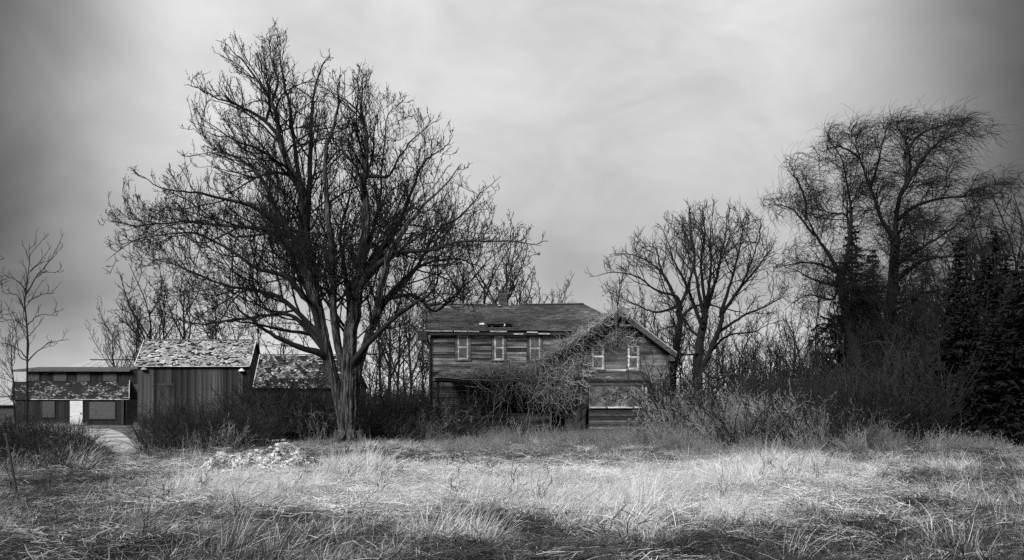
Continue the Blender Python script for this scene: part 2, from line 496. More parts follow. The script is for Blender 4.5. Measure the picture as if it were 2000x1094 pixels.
def window(parent, y, x0, x1, z0, z1, cas=0.11, up_t=1.0, lo_t=0.6, trim_t=1.0, split=0.5):
    """double-hung window on a wall facing -Y: casing > sash_frame, pane (two), blind (two)"""
    g = G(); d = 0.042
    g.box(x0, x0 + cas, y - d, y + 0.03, z0, z1, 0.32 * trim_t); g.box(x1 - cas, x1, y - d, y + 0.03, z0, z1, 0.36 * trim_t)
    g.box(x0 + cas, x1 - cas, y - d - 0.01, y + 0.03, z1 - cas * 0.7, z1, 0.35 * trim_t)
    g.box(x0 - 0.03, x1 + 0.03, y - d - 0.05, y + 0.028, z0 - 0.06, z0 - 0.002, 0.55 * trim_t)
    wnd = g.build('window', MT['trim'], parent)
    a, b, c, e = x0 + cas, x1 - cas, z0, z1 - cas * 0.7
    mid = c + (e - c) * split; s = 0.075
    g = G()
    for (p, q, yy) in ((c, mid + 0.02, y - 0.012), (mid - 0.02, e, y - 0.034)):
        g.box(a, a + s, yy - 0.010, yy + 0.010, p, q, 1.5 * trim_t); g.box(b - s, b, yy - 0.010, yy + 0.010, p, q, trim_t * 1.35)
        g.box(a + s, b - s, yy - 0.011, yy + 0.011, p, p + s, 1.5 * trim_t); g.box(a + s, b - s, yy - 0.011, yy + 0.011, q - s, q, 1.4 * trim_t)
    g.build('sash_frame', MT['trim'], wnd)
    for (p, q, tt, yy) in ((c + s, mid, lo_t, y - 0.012), (mid, e - s, up_t, y - 0.034)):
        g = G(); g.box(a + s - 0.005, b - s + 0.005, yy - 0.002, yy + 0.002, p - 0.02, q + 0.02); g.build('pane', MT['glass'], wnd)
        g = G()
        n = 9; xs = np.linspace(a + s * 0.6, b - s * 0.6, n)      # a hanging blind with slight folds, just behind the glass
        V = [(x, yy + 0.008 + 0.003 * math.sin(i * 2.1), z) for z in (p - 0.02, q + 0.02) for i, x in enumerate(xs)]
        g.add(V, [[i, i + 1, i + 1 + n, i + n] for i in range(n - 1)], tt)
        g.build('blind', MT['blind'], wnd)
    return wnd


# ------------------------------------------------------------------ the farmhouse
def farmhouse():
    rng = np.random.default_rng(5)
    YM, YG = 46.0, 43.0                       # main front wall, gable front wall
    H = empty('farmhouse', (1.0, 46.0, 0), 'abandoned two-storey clapboard farmhouse smothered in vines with a holed shingle roof', 'house')
    sM, sG = F / YM, F / YG
    XL, XR = -4.2, 5.9
    ze, zr = 5.42, 7.22                        # eave and ridge
    YE, YR, YB = 45.74, 49.55, 53.1
    # solid core behind the boards
    g = G(); g.box(XL, XR, YM + 0.012, YB, 0, ze - 0.04)
    prism_wall(g, [(XL, ze - 0.05), (XL + 0.02, ze - 0.05)], YM + 0.02, YB)
    g.build('wall', MT['wallcore'], H)
    # left gable triangle
    g = G()
    g.add([(XL, YM + .02, ze - 0.05), (XL, YB, ze - 0.05), (XL, YR, zr - 0.12), (XL + .15, YM + .02, ze - 0.05), (XL + .15, YB, ze - 0.05), (XL + .15, YR, zr - 0.12)],
          [[[0, 1, 2], [5, 4, 3]], [[0, 3, 4, 1], [1, 4, 5, 2], [2, 5, 3, 0]]])
    g.build('gable_end', MT['wallcore'], H)
    # windows of the upper floor: outer edges from the photo at this wall
    wins = []
    for (p0, p1, q0, q1, u, l, tt) in ((889, 919.5, 652.5, 702, 1.15, 0.75, 1.0), (960.5, 989, 653.5, 703, 0.95, 0.32, 1.0), (1029.5, 1060, 655, 704, 0.7, 0.42, 0.62)):
        x0, x1 = (p0 - 1000) / sM, (p1 - 1000) / sM
        z1, z0 = ZC + (HY - q0) / sM, ZC + (HY - q1) / sM
        wins.append((x0 - 0.02, x1 + 0.02, z0 - 0.05, z1 + 0.01))
        window(H, YM, x0, x1, z0, z1, 0.13, u, l, tt)
    g = G()
    siding(g, YM, lambda z: (XL + 0.1, 2.6), 0.35, ze - 0.02, 0.105, wins, rng, miss=0.03)
    xf = lambda V: np.stack([XL + (V[:, 1] - YM), YM + 0.05 + (V[:, 0]), V[:, 2]], axis=-1)
    siding(g, YM, lambda z: (0.0, YB - YM - 0.1), 0.35, ze - 0.02, 0.105, [], rng, xf=xf)
    g.build('siding', MT['siding'], H, kind='stuff')
    g = G(); g.box(XL - 0.035, XL + 0.1, YM - 0.05, YM + 0.06, 0.3, ze - 0.05, 0.42); g.build('corner_board', MT['siding'], H)
    g = G(); g.box(XL, 2.6, YM - 0.04, YM + 0.005, ze - 0.16, ze - 0.03, 0.9); g.build('frieze_board', MT['trimdark'], H)
    # downpipe by the left corner
    g = G(); V, fa = tubes(np.array([[(XL - 0.05, YM - 0.12, 0.3), (XL - 0.05, YM - 0.12, 2.0), (XL - 0.05, YM - 0.1, 4.6), (XL - 0.2, YM - 0.25, 5.15), (XL - 0.2, YM - 0.4, 5.3)]]), np.full((1, 5), 0.06), 8)
    g.add(V, fa); g.build('downpipe', MT['trimdark'], H, smooth=True)
    # main roof: gable on the left, hip on the right
    hx0, hx1, hz = 0.42, 0.66, None
    EL, ER = (-4.5, YE, ze), (6.6, YE, ze)
    RL, RR = (-4.95, YR, zr), (4.0, YR, zr)
    def miss(u, v):
        # the hole the photo shows above the eave, at about a quarter of the slope
        x = EL[0] + (ER[0] - EL[0]) * u
        return (-1.22 < x < 0.30 and 0.135 < v < 0.235) or (x > -1.9 and -1.6 > x and 0.2 < v < 0.24)
    def tone(u, v):
        t = 1.0 + 0.15 * math.sin(9 * v + 3 * u)
        if v < 0.36 and u < 0.24: t *= 0.72               # newer darker patch at the left
        if rng.random() < 0.012: t *= 2.0
        return t
    sag = lambda u, v: -0.05 * math.sin(u * 3.1) * v + 0.02 * math.sin(u * 17) * (1 - v)
    g = G(); shingles(g, EL, ER, RR, RL, 0.135, 0.31, rng, tone, miss, sag)
    roof = g.build('shingles', MT['shingle'], H, kind='stuff')
    g = G()
    A, B, C, D = (np.array(q) for q in (EL, ER, RR, RL))
    pt = lambda u, v: (A * (1 - u) + B * u) * (1 - v) + (D * (1 - u) + C * u) * v - np.array((0, 0, 0.085))
    def uu(x, v):
        l, r = pt(0, v)[0], pt(1, v)[0]; return (x - l) / (r - l)
    for (v0, v1, holes) in ((0, 0.125, []), (0.125, 0.245, [(-1.28, 0.34)]), (0.245, 1, [])):
        xs = [None] + [q for h in holes for q in h] + [None]
        for k in range(0, len(xs), 2):
            a0 = 0.004 if xs[k] is None else uu(xs[k], v0); a1 = 0.004 if xs[k] is None else uu(xs[k], v1)
            b0 = 0.996 if xs[k + 1] is None else uu(xs[k + 1], v0); b1 = 0.996 if xs[k + 1] is None else uu(xs[k + 1], v1)
            g.slab([pt(a0, v0), pt(b0, v0), pt(b1, v1), pt(a1, v1)], 0.02)
    g.build('roof', MT['deck'], H)
    g = G()
    for x in (-1.05, -0.42, 0.16): g.beam(pt(uu(x, 0.0), 0.0) - np.array((0, 0, 0.1)), pt(uu(x, 0.5), 0.5) - np.array((0, 0, 0.1)), 0.05, 0.12, 1.4)
    for (x, w_2, v) in ((-0.42, 0.07, 0.17), (0.26, 0.16, 0.16), (-1.72, 0.26, 0.215)): # torn felt and bare wood at the rim of the hole
        q = pt(uu(x, v), v) + np.array((0, 0, 0.10)); g.slab([q, q + (w_2, 0.0, 0.0), q + (w_2, 0.2, 0.10), q + (0, 0.18, 0.085)], 0.012, 8.0)
    g.build('rafter', MT['trimdark'], H)
    # back slope and hip end
    g = G()
    g.slab([(6.6, YB, ze), (-4.6, YB, ze), (-4.95, YR, zr - 0.02), (4.0, YR, zr - 0.02)], 0.08)
    g.add([ER, (6.6, YB, ze), RR, np.array(ER) - (0, 0, .08), np.array((6.6, YB, ze)) - (0, 0, .08), np.array(RR) - (0, 0, .08)], [[[0, 1, 2], [5, 4, 3]], [[0, 3, 4, 1]]])
    g.build('roof_back', MT['shingle'], H)
    g = G(); n = 30
    for i in range(n):                          # ridge caps, a few gone
        if i in (11, 17): continue
        a, b = np.array(RL) * (1 - i / n) + np.array(RR) * (i / n), np.array(RL) * (1 - (i + 1) / n) + np.array(RR) * ((i + 1) / n)
        sg = -0.05 * math.sin((i + .5) / n * 3.1)
        g.beam(a + (0, 0, 0.03 + sg), b + (0, 0, 0.03 + sg), 0.26, 0.05, rng.uniform(0.8, 1.25))
    g.build('ridge_cap', MT['shingle'], H, kind='stuff')
    for (p0, p1, q) in ((829, 884, 646.2), (887, 912, 646.8), (914, 936, 647.2), (957, 990, 647.2), (1029, 1050, 648.8), (1052, 1074, 651.8), (1003, 1022, 652.0)):
        a, b = P(p0, q, YE - 0.03), P(p1, q + 0.5, YE - 0.03); g = G(); g.beam(a, b, 0.03, 0.07, rng.uniform(0.9, 1.5)); g.build('gutter', MT['trim'], H)
    g = G(); g.box(-4.5, 2.8, YE + 0.02, YM, ze - 0.22, ze - 0.16, 0.5); g.box(-4.5, 2.8, YE + 0.01, YE + 0.05, ze - 0.22, ze - 0.07, 0.6); g.build('soffit', MT['trimdark'], H)
    g = G(); g.beam((-4.62, YE - 0.05, ze - 0.12), (-4.97, YR, zr - 0.12), 0.05, 0.22, 0.7); g.beam((-4.62, YE, ze - .5), (-4.62, YE + .02, ze - 0.02), 0.5, 0.3, 0.6); g.build('barge_board', MT['trimdark'], H)
    # pale flaps on the roof
    for (px, py, w) in ((868, 600, 0.34), (973, 597, 0.12), (994, 596, 0.10)):
        q = P(px, py, YR - 0.55); g = G(); g.slab([q, q + (w, 0, 0), q + (w, .1, .05), q + (0, .1, .05)], 0.02, 1.1); g.build('roof_flap', MT['trim'], H)
    # chimney on the far side of the ridge
    g = G(); x0, x1 = P(974.5, 0, 50.4)[0], P(990.5, 0, 50.4)[0]; zt = P(0, 568, 50.4)[2]; z = 6.5; k = 0
    while z < zt - 0.14:
        for (a, b) in ((x0, (x0 + x1) / 2 + 0.04 * (-1) ** k), ((x0 + x1) / 2 + 0.04 * (-1) ** k, x1)):
            g.box(a + 0.004, b - 0.004, 50.2 + rng.uniform(0, .008), 50.66, z + 0.004, z + 0.07, rng.uniform(0.6, 1.4))
        z += 0.075; k += 1
    g.box(x0 - 0.04, x1 + 0.04, 50.16, 50.7, z, z + 0.12, 0.9); g.box(x0 + .02, x1 - .02, 50.22, 50.64, 6.2, z - .01, .4)
    g.build('chimney', MT['brick'], H)

    # ---------------- gable wing
    XP, ZP, YF = 5.11, 6.16, 42.45              # peak
    XRt, ZRt = 7.86, 4.08
    XLf, ZLf = 1.35, 3.55
    WR, WL = 7.62, 2.55
    sl, sr = (ZP - ZLf) / (XP - XLf), (ZP - ZRt) / (XRt - XP)
    top = lambda x: (ZP - (XP - x) * sl if x < XP else ZP - (x - XP) * sr) - 0.16
    g = G(); prism_wall(g, [(WL, 0.0), (WR, 0.0), (WR, top(WR)), (XP, top(XP)), (WL, top(WL))], YG + 0.012, YM + 0.4)
    g.build('wing_wall', MT['wallcore'], H)
    wins = []
    for (p0, p1, q0, q1, u, l) in ((1153.5, 1181.5, 671, 721, 0.24, 0.36), (1223.5, 1250, 673, 721.5, 0.22, 0.26)):
        x0, x1 = (p0 - 1000) / sG, (p1 - 1000) / sG
        z1, z0 = ZC + (HY - q0) / sG, ZC + (HY - q1) / sG
        wins.append((x0 - 0.02, x1 + 0.02, z0 - 0.05, z1 + 0.01))
        window(H, YG, x0, x1, z0, z1, 0.07, u, l, 0.8)
    g = G()
    def span(z):
        zz = z + 0.16
        return (max(WL + 0.05, XP - (ZP - zz) / sl), min(WR - 0.05, XP + (ZP - zz) / sr))
    siding(g, YG, span, 0.4, 5.75, 0.085, wins, rng, out=0.014, miss=0.006, sig=.16)
    xf = lambda V: np.stack([WR - (V[:, 1] - YG), YG + 0.05 + V[:, 0], V[:, 2]], axis=-1)
    siding(g, YG, lambda z: (0.0, 3.2), 0.4, top(WR) - 0.05, 0.085, [], rng, out=0.014, xf=xf)
    g.build('wing_siding', MT['brickface'], H, kind='stuff')
    # wing roof, both slopes, the left one sweeping down to the porch
    g = G()
    shingles(g, (XLf, YM + 0.2, ZLf), (XLf, YF, ZLf), (XP, YF, ZP), (XP, YM + 1.6, ZP), 0.14, 0.31, rng, lambda u, v: 0.9)
    shingles(g, (XRt, YF, ZRt), (XRt, YM + 1.6, ZRt), (XP, YM + 1.6, ZP), (XP, YF, ZP), 0.14, 0.31, rng, lambda u, v: 0.9)
    g.build('wing_roof_shingles', MT['shingle'], H, kind='stuff')
    g = G()
    g.slab([(XLf + .02, YM + .2, ZLf - .03), (XLf + .02, YF + .02, ZLf - .03), (XP, YF + .02, ZP - .03), (XP, YM + 1.6, ZP - .03)], 0.07)
    g.slab([(XRt - .02, YF + .02, ZRt - .03), (XRt - .02, YM + 1.6, ZRt - .03), (XP + .003, YM + 1.6, ZP - .03), (XP + .003, YF + .02, ZP - .03)], 0.07)
    g.build('wing_roof', MT['trimdark'], H)
    for (a, b, hh, yy) in (((XP, ZP), (XRt + 0.02, ZRt), 0.26, 0.0), ((XLf, ZLf), (XP - 0.01, ZP), 0.13, -0.004)):
        g = G()
        for (o, h2, tn, dy) in ((0.035, 0.035, 4.6, -0.03), (-0.09, hh, 0.75, -0.01)):  # thin pale upper strip paints the light catching the board's top edge
            g.beam((a[0], YF + yy + dy, a[1] + o), (b[0], YF + yy + dy, b[1] + o), 0.05, h2, tn)
        g.build('barge_board', MT['trimdark'], H)
    g = G(); g.beam((XP + 0.05, YF + 0.06, 5.42), (XP + 0.95, YF + 0.06, 5.42), 0.06, 0.09, 1.6)
    g.beam((XP + 0.12, YF + 0.1, 5.45), (XP + 0.52, YF + 0.1, 5.82), 0.05, 0.08, 1.4); g.beam((XP - 0.5, YF + .1, 5.45), (XP - .12, YF + 0.1, 5.8), 0.05, 0.08, 1.0)
    g.build('gable_brace', MT['trimdark'], H)
    g = G(); g.box(XRt - 0.32, XRt - 0.05, YF + 0.1, YF + 0.55, 3.72, ZRt - 0.08); V, fa = tubes(np.array([[(7.62, YG - .08, 3.75), (7.62, YG - .08, 2.5), (7.61, YG - .08, 0.6)]]), np.full((1, 3), .05), 8); g.add(V, fa, .4)
    g.build('eave_return', MT['trimdark'], H)
    # band of trim and little pent roof over the bay
    zb = ZC + (HY - 725) / sG
    g = G(); g.box(3.55, 6.35, YG - 0.05, YG + 0.004, zb - 0.02, zb + 0.10, 1.8); g.build('sill_band', MT['siding'], H)
    B0, B1, YBay = 3.66, 6.42, 42.05
    g = G()
    zs0, zs1 = ZC + (HY - 742) / (F / (YBay - .1)), ZC + (HY - 729) / sG
    shingles(g, (B0 - 0.1, YBay - 0.14, zs0), (B1 + 0.12, YBay - 0.14, zs0), (B1 + 0.05, YG - 0.02, zs1), (B0 - 0.05, YG - 0.02, zs1), 0.12, 0.3, rng)
    g.build('bay_roof_shingles', MT['shingle'], H, kind='stuff')
    g = G(); g.slab([(B0 - .09, YBay - .13, zs0 - .02), (B1 + .11, YBay - .13, zs0 - .02), (B1 + .05, YG - .03, zs1 - .02), (B0 - .05, YG - .03, zs1 - .02)], 0.06, 0.7)
    g.box(B0 - 0.06, B1 + 0.06, YBay - 0.05, YBay + 0.10, zs0 - 0.27, zs0 - 0.09, 0.8); g.build('bay_cornice', MT['trimdark'], H)
    bz1 = zs0 - 0.27
    g = G(); g.box(B0, B1 - 0.02, YBay + 0.012, YG + 0.05, 0, bz1); g.build('bay_wall', MT['wallcore'], H)
    sB = F / YBay
    wz0, wz1 = ZC + (HY - 794) / sB, ZC + (HY - 753.5) / sB
    g = G(); siding(g, YBay, lambda z: (B0, B1 - 0.02), 0.35, wz0 - 0.1, 0.105, [], rng, miss=0.02, dark=0.6); g.build('bay_siding', MT['trimdark'], H, kind='stuff')
    g = G(); bx0, bx1 = (1153 - 1000) / sB, (1253.5 - 1000) / sB
    V, fs = [], []
    nx_, nz_ = 40, 16
    XX, ZZ = np.meshgrid(np.linspace(bx0, bx1, nx_), np.linspace(wz0, wz1, nz_))
    YY = YBay - 0.012 + 0.006 * np.sin(XX * 7) * np.sin(ZZ * 5)
    i = (np.arange(nz_ - 1)[:, None] * nx_ + np.arange(nx_ - 1)[None]).ravel()
    g.add(np.stack([XX, YY, ZZ], -1).reshape(-1, 3), np.stack([i, i + 1, i + 1 + nx_, i + nx_], -1), 0.7)
    g.build('boarded_window', MT['board'], H, smooth=True)
    g = G()                                     # peeling flakes of paint and paper on the board
    for _ in range(700):
        x, z = rng.uniform(bx0 + .05, bx1 - .05), rng.uniform(wz0 + .03, wz1 - .03)
        d = abs(x - (bx0 + bx1) / 2 - 0.15) / 1.2 + abs(z - (wz0 + wz1) / 2) / 0.8
        if rng.random() < d - 0.1: continue
        s1, s2, an = rng.uniform(.02, .075), rng.uniform(.015, .06), rng.uniform(0, 3.1)
        c, s_ = math.cos(an), math.sin(an); o = YBay - 0.03
        g.add([(x, o, z), (x + s1 * c, o - rng.uniform(0, .02), z + s1 * s_), (x + s1 * c - s2 * s_, o - rng.uniform(0, .025), z + s1 * s_ + s2 * c), (x - s2 * s_, o, z + s2 * c)], [[0, 1, 2, 3]], rng.choice([0.12, 0.12, 0.3, 1.4, 2.0]))
    g.build('paint_flakes', MT['board'], H, kind='stuff')
    g = G(); g.box(bx0 - 0.05, bx1 + 0.06, YBay - 0.12, YBay - 0.002, wz0 - 0.08, wz0 - 0.005, 1.1); g.build('window_sill', MT['trim'], H)
    for (a, b, tn) in ((bx0 - 0.07, bx0 - 0.002, 0.8), (bx1 + 0.002, bx1 + 0.07, 1.4), (B1 - 0.12, B1 - 0.02, 1.2)):
        g = G(); g.box(a, b, YBay - 0.055, YBay - 0.003, 0.3 if a > bx1 + .1 else wz0, bz1, tn); g.build('bay_frame', MT['siding'], H)

    # ---------------- porch along the main front
    YP = 43.35; sP = F / YP
    zpe, zpw = ZC + (HY - 739) / sP, ZC + (HY - 716.5) / sM
    pl, pr = (849 - 1000) / sP, 2.3
    psag = lambda u, v: -0.10 * math.sin(u * 3.3) * (1 - v) - 0.03 * math.sin(u * 9)
    g = G()
    shingles(g, (pl, YP, zpe + 0.12), (pr, YP, zpe - 0.02), (pr, YM - 0.03, zpw), (-3.4, YM - 0.03, zpw - 0.12), 0.15, 0.32, rng, lambda u, v: 3.6 if u < 0.36 else 0.9, lambda u, v: rng.random() < 0.05 and u < 0.3, psag, rag=0.02)
    g.build('porch_roof_shingles', MT['shingle'], H, kind='stuff')
    g = G(); g.slab([(pl, YP + .02, zpe - .12), (pr, YP + .02, zpe - .2), (pr, YM - .03, zpw - .12), (-3.4, YM - .03, zpw - .2)], 0.06); g.build('porch_roof', MT['deck'], H)
    for (q0, q1, p0, p1, t) in ((735.5, 740.5, 849, 905, 1.0), (741.5, 742.5, 905, 985, 1.0), (742, 738, 985, 1052, 0.7)):
        g = G(); a, b = P(p0, q0, YP - 0.03), P(p1, q1, YP - 0.03); g.beam(a, b, 0.03, 0.04, 5.0 * t); g.beam(a - (0, 0, 0.10), b - (0, 0, 0.10), 0.05, 0.10, 0.5)
        g.build('porch_fascia', MT['trimdark'], H)
    for x in (pl + 0.15, -2.15, -0.55, 1.0):
        g = G(); g.box(x - 0.06, x + 0.06, YP + 0.10, YP + 0.22, 0.4, zpe - 0.12, 0.9); g.build('porch_post', MT['trimdark'], H)
    g = G(); g.box(pl, 2.6, YP + 0.05, YM - 0.03, 0.35, 0.55, 0.6); g.build('porch_floor', MT['trimdark'], H)
    # low boarded front, boards one by one
    for r, zz in enumerate((0.36, 0.50, 0.64, 0.78, 0.92, 1.06)):
        x = pl + 0.02
        while x < 1.9:
            e = min(1.95, x + rng.uniform(1.2, 2.4))
            if rng.random() > 0.14:
                g = G(); dz = rng.normal(0, 0.008)
                g.hexa([(x, YP + 0.06, zz + dz), (e - .01, YP + 0.06, zz + dz * 2), (e - .01, YP + 0.09, zz + dz * 2), (x, YP + 0.09, zz + dz)],
                       [(x, YP + 0.045, zz + .13 + dz), (e - .01, YP + 0.045, zz + .13), (e - .01, YP + 0.085, zz + .13), (x, YP + 0.085, zz + .13)], rng.uniform(0.5, 1.2))
                g.build('board', MT['siding'], H)
            x = e
    for (x, w, z0, z1, t) in ((-0.6, 0.9, 0.55, 2.6, 0.6),):
        g = G(); g.box(x, x + w, YM - 0.04, YM - 0.03 + .003, z0, z1, t); g.box(x + .1, x + w - .1, YM - .055, YM - .041, z0 + 1.1, z1 - .15, t * .6); g.build('door', MT['trimdark'], H)
    return H


farmhouse()

# ------------------------------------------------------------------ barn
def planked(parent, x0, x1, y, z0, top, pw, rng, m, name='plank', skip=lambda a, b: False):
    """vertical boards, each an object; alike ones share one mesh"""
    n = int((x1 - x0) / pw); meshes = {}
    cuts = np.cumsum(np.concatenate([[0], rng.uniform(.6, 1.5, n)])); cuts = x0 + cuts / cuts[-1] * (x1 - x0)
    for k in range(n):
        a, wk = cuts[k], cuts[k + 1] - cuts[k]; w = 1.0
        if skip(a, a + w): continue
        var = k % 4
        if var not in meshes:
            g = G(); o = (0.0, 0.004, -0.004, 0.007)[var]
            g.hexa([(0.004, -0.028 - o, 0), (w - 0.004, -0.026, 0.0), (w - 0.004, 0, 0), (0.004, 0, 0)], [(0.006 + o, -0.026, 1), (w - 0.008, -0.028 - o, 1), (w - 0.008, 0, 1), (0.006 + o, 0, 1)])
            meshes[var] = g.mesh('plank', m)
        ob = bpy.data.objects.new(name, meshes[var]); SC.collection.objects.link(ob)
        ob.parent = parent
        base = world_loc(parent)
        zb = z0 + abs(rng.normal(0, 0.04)) + (0.25 if rng.random() < 0.06 else 0)
        ob.location = (a - base.x, y - base.y - rng.uniform(0, 0.004), zb - base.z)
        ob.rotation_euler = (0, rng.normal(0, 0.003), 0)
        ob.scale = (wk, 1, top - zb - abs(rng.normal(0, 0.02)))


def barn():
    rng = np.random.default_rng(8)
    Y0 = 66.0; s = F / Y0
    B = empty('barn', (-23.8, Y0, 0), 'weathered plank barn with a pale flaking shingle roof and two white eave lamps', 'barn')
    x0, x1 = (268.5 - 1000) / s, (487 - 1000) / s
    ze = ZC + (HY - 712) / s; yr = Y0 + 1.5; zr = ZC + (HY - 665) / (F / yr); yb = Y0 + 3.3
    g = G()
    for (a, b, c, d) in ((x0, x1, Y0 + .03, Y0 + .1), (x0, x1, yb - .1, yb), (x0, x0 + .1, Y0 + .1, yb - .1), (x1 - .1, x1, Y0 + .1, yb - .1)): g.box(a, b, c, d, 0, ze)
    for x in (x0 + .02, x1 - .12): g.add([(x, Y0, ze), (x, yb, ze), (x, yr, zr - .1), (x + .1, Y0, ze), (x + .1, yb, ze), (x + .1, yr, zr - .1)], [[[0, 1, 2], [5, 4, 3]], [[0, 3, 4, 1], [1, 4, 5, 2], [2, 5, 3, 0]]])
    g.build('wall', MT['wallcore'], B)
    dx0, dx1, dz1 = (309 - 1000) / s, (340 - 1000) / s, ZC + (HY - 753) / s
    planked(B, x0, x1, Y0 + 0.028, 0.1, ze - 0.02, 0.26, rng, MT['plank'])
    door = G(); door.box(dx0 - .03, dx1 + .03, Y0 - .08, Y0 - .03, dz1, dz1 + 0.16, 0.5)
    door.box(dx0 - .05, dx0, Y0 - .06, Y0 - .03, 0.2, dz1, .45); door.box(dx1, dx1 + .05, Y0 - .06, Y0 - .03, 0.2, dz1, .45)
    d = door.build('door', MT['trimdark'], B)
    for k in range(4):
        g = G(); w = (dx1 - dx0) / 4; a = dx0 + k * w
        g.box(a + .01, a + w - .01, Y0 - .06 + .006 * (k % 2), Y0 - .02, 0.25, dz1 - .02, rng.uniform(.5, .9)); g.build('plank', MT['plank'], d)
    eL, eR = x0 - 0.12, x1 + 0.1
    nz = np.random.default_rng(3).uniform(0, 6.28, (9, 3))
    def field(u, v):
        s_ = 0
        for k in range(9):
            fx, fy = 15 + 10 * ((k * 37) % 7), 9 + 9 * ((k * 23) % 5)
            s_ += math.sin(fx * u + nz[k, 0] + 1.5 * math.sin(fy * v + nz[k, 1])) * math.sin(fy * 2.2 * v + nz[k, 2])
        return s_ / 3
    mis = lambda u, v: field(u, v) > 0.42 - 0.25 * (v < 0.12) + 0.20 * rng.normal()
    g = G(); A, Bq, C, D = (eL, Y0 - 0.22, ze - 0.12), (eR, Y0 - 0.22, ze - 0.12), (eR, yr, zr), (eL, yr, zr)
    shingles(g, A, Bq, C, D, 0.11, 0.15, rng, lambda u, v: rng.choice([1.05, 0.95, 0.8, 0.6]), mis, lift=0.035, rag=0.02, jag=0.2)
    g.build('shingles', MT['pale_shingle'], B, kind='stuff')
    g = G(); dn = np.array((0, 0, .03))
    g.slab([np.array(A) - dn, np.array(Bq) - dn, np.array(C) - dn, np.array(D) - dn], 0.05); g.slab([(eR, yb + .3, ze - .1), (eL, yb + .3, ze - .1), np.array(D) - dn, np.array(C) - dn], 0.05)
    g.build('roof', MT['deck'], B)
    g = G(); g.beam(np.array(A) + (0, -.02, -.02), np.array(Bq) + (0, -.02, -.02), .04, .06, 1.0); g.build('gutter', MT['trim'], B)
    g = G(); g.beam(np.array(D) + (0, 0, .05), np.array(C) + (0, 0, .05), .2, .06, 1.2); g.build('ridge_cap', MT['trimdark'], B)
    for (p, q) in ((A, D), (Bq, C)):
        g = G(); g.beam(np.array(p) + (0, 0, .03), np.array(q) + (0, 0, .04), .07, .1, 0.9); g.build('verge_board', MT['trim'], B)
    for px, py in ((281.5, 719.5), (472, 722.5)):
        q = P(px, py, Y0 - 0.14); an = np.linspace(0, 6.283, 13)[:-1]
        V, fa = tubes(np.array([[q + (0, 0, .14), q + (0, 0, .09), q + (0, 0, .0), q + (0, 0, -.1)]]), np.array([[.015, .07, .19, .25]]), 12)
        g = G(); g.add(V, fa, 1.0 if px > 400 else 0.45); lm = g.build('eave_lamp', MT['white'], B, smooth=True)
        g = G(); V, fa = tubes(np.array([[q + (0, .12, .2), q + (0, 0.05, .24), q + (0, 0, .14)]]), np.full((1, 3), .015), 6); g.add(V, fa); g.build('lamp_arm', MT['metal'], lm)
    return B


barn()


def long_shed():
    rng = np.random.default_rng(12)
    Y0 = 62.0; s = F / Y0
    S = empty('shed', (-14, Y0, 0), 'low shed with a mottled broken shingle roof between barn and maple trunk', 'shed')
    x0, x1 = (495 - 1000) / s, (705 - 1000) / s
    ze, yr = ZC + (HY - 758) / s, Y0 + 1.7; zr = ZC + (HY - 694) / (F / yr)
    g = G(); g.box(x0 + .1, x1 - .15, Y0 + .3, Y0 + 3.2, 0, ze); g.build('wall', MT['wallcore'], S)
    planked(S, x0 + .1, x1 - .15, Y0 + .29, 0.1, ze + .05, 0.3, rng, MT['plank'])
    ph = rng.uniform(0, 6.28, 12)
    def field(u, v): return (math.sin(23 * u + ph[0] + 2 * math.sin(5 * v + ph[3])) * math.sin(9 * v + ph[1]) + math.sin(51 * u + ph[2] + 3 * v) * math.sin(15 * v + ph[4] + 4 * u))
    mis = lambda u, v: (field(u, v) > 0.55 + 0.3 * rng.normal()) or (0.13 < v < 0.27 and rng.random() < 0.75 and u > .1) or (u > .62 and rng.random() < .6)
    A, B, C, D = (x0, Y0, ze), (x1, Y0, ze), (x1 - .9, yr, zr), (x0, yr, zr)
    g = G(); shingles(g, A, B, C, D, 0.12, 0.16, rng, lambda u, v: rng.choice([.75, 0.5, 0.3, 0.15]), mis, lift=0.04, rag=.03, jag=.25); g.build('shingles', MT['pale_shingle'], S, kind='stuff')
    g = G(); dn = np.array((0, 0, .03)); g.slab([np.array(q) - dn for q in (A, B, C, D)], .05); g.slab([(x1, Y0 + 3.4, ze), (x0, Y0 + 3.4, ze), np.array(D) - dn, np.array(C) - dn], .05)
    g.build('roof', MT['deck'], S)
    g = G(); g.beam(np.array(A) + (-.03, 0, .04), np.array(D) + (-.03, 0, .04), .06, .12, .8); g.build('verge_board', MT['trim'], S)
    g = G(); g.beam(np.array(D) + (0, 0, .06), np.array(C) + (0, 0, .04), .16, .05, .9); g.build('ridge_cap', MT['trimdark'], S)


long_shed()


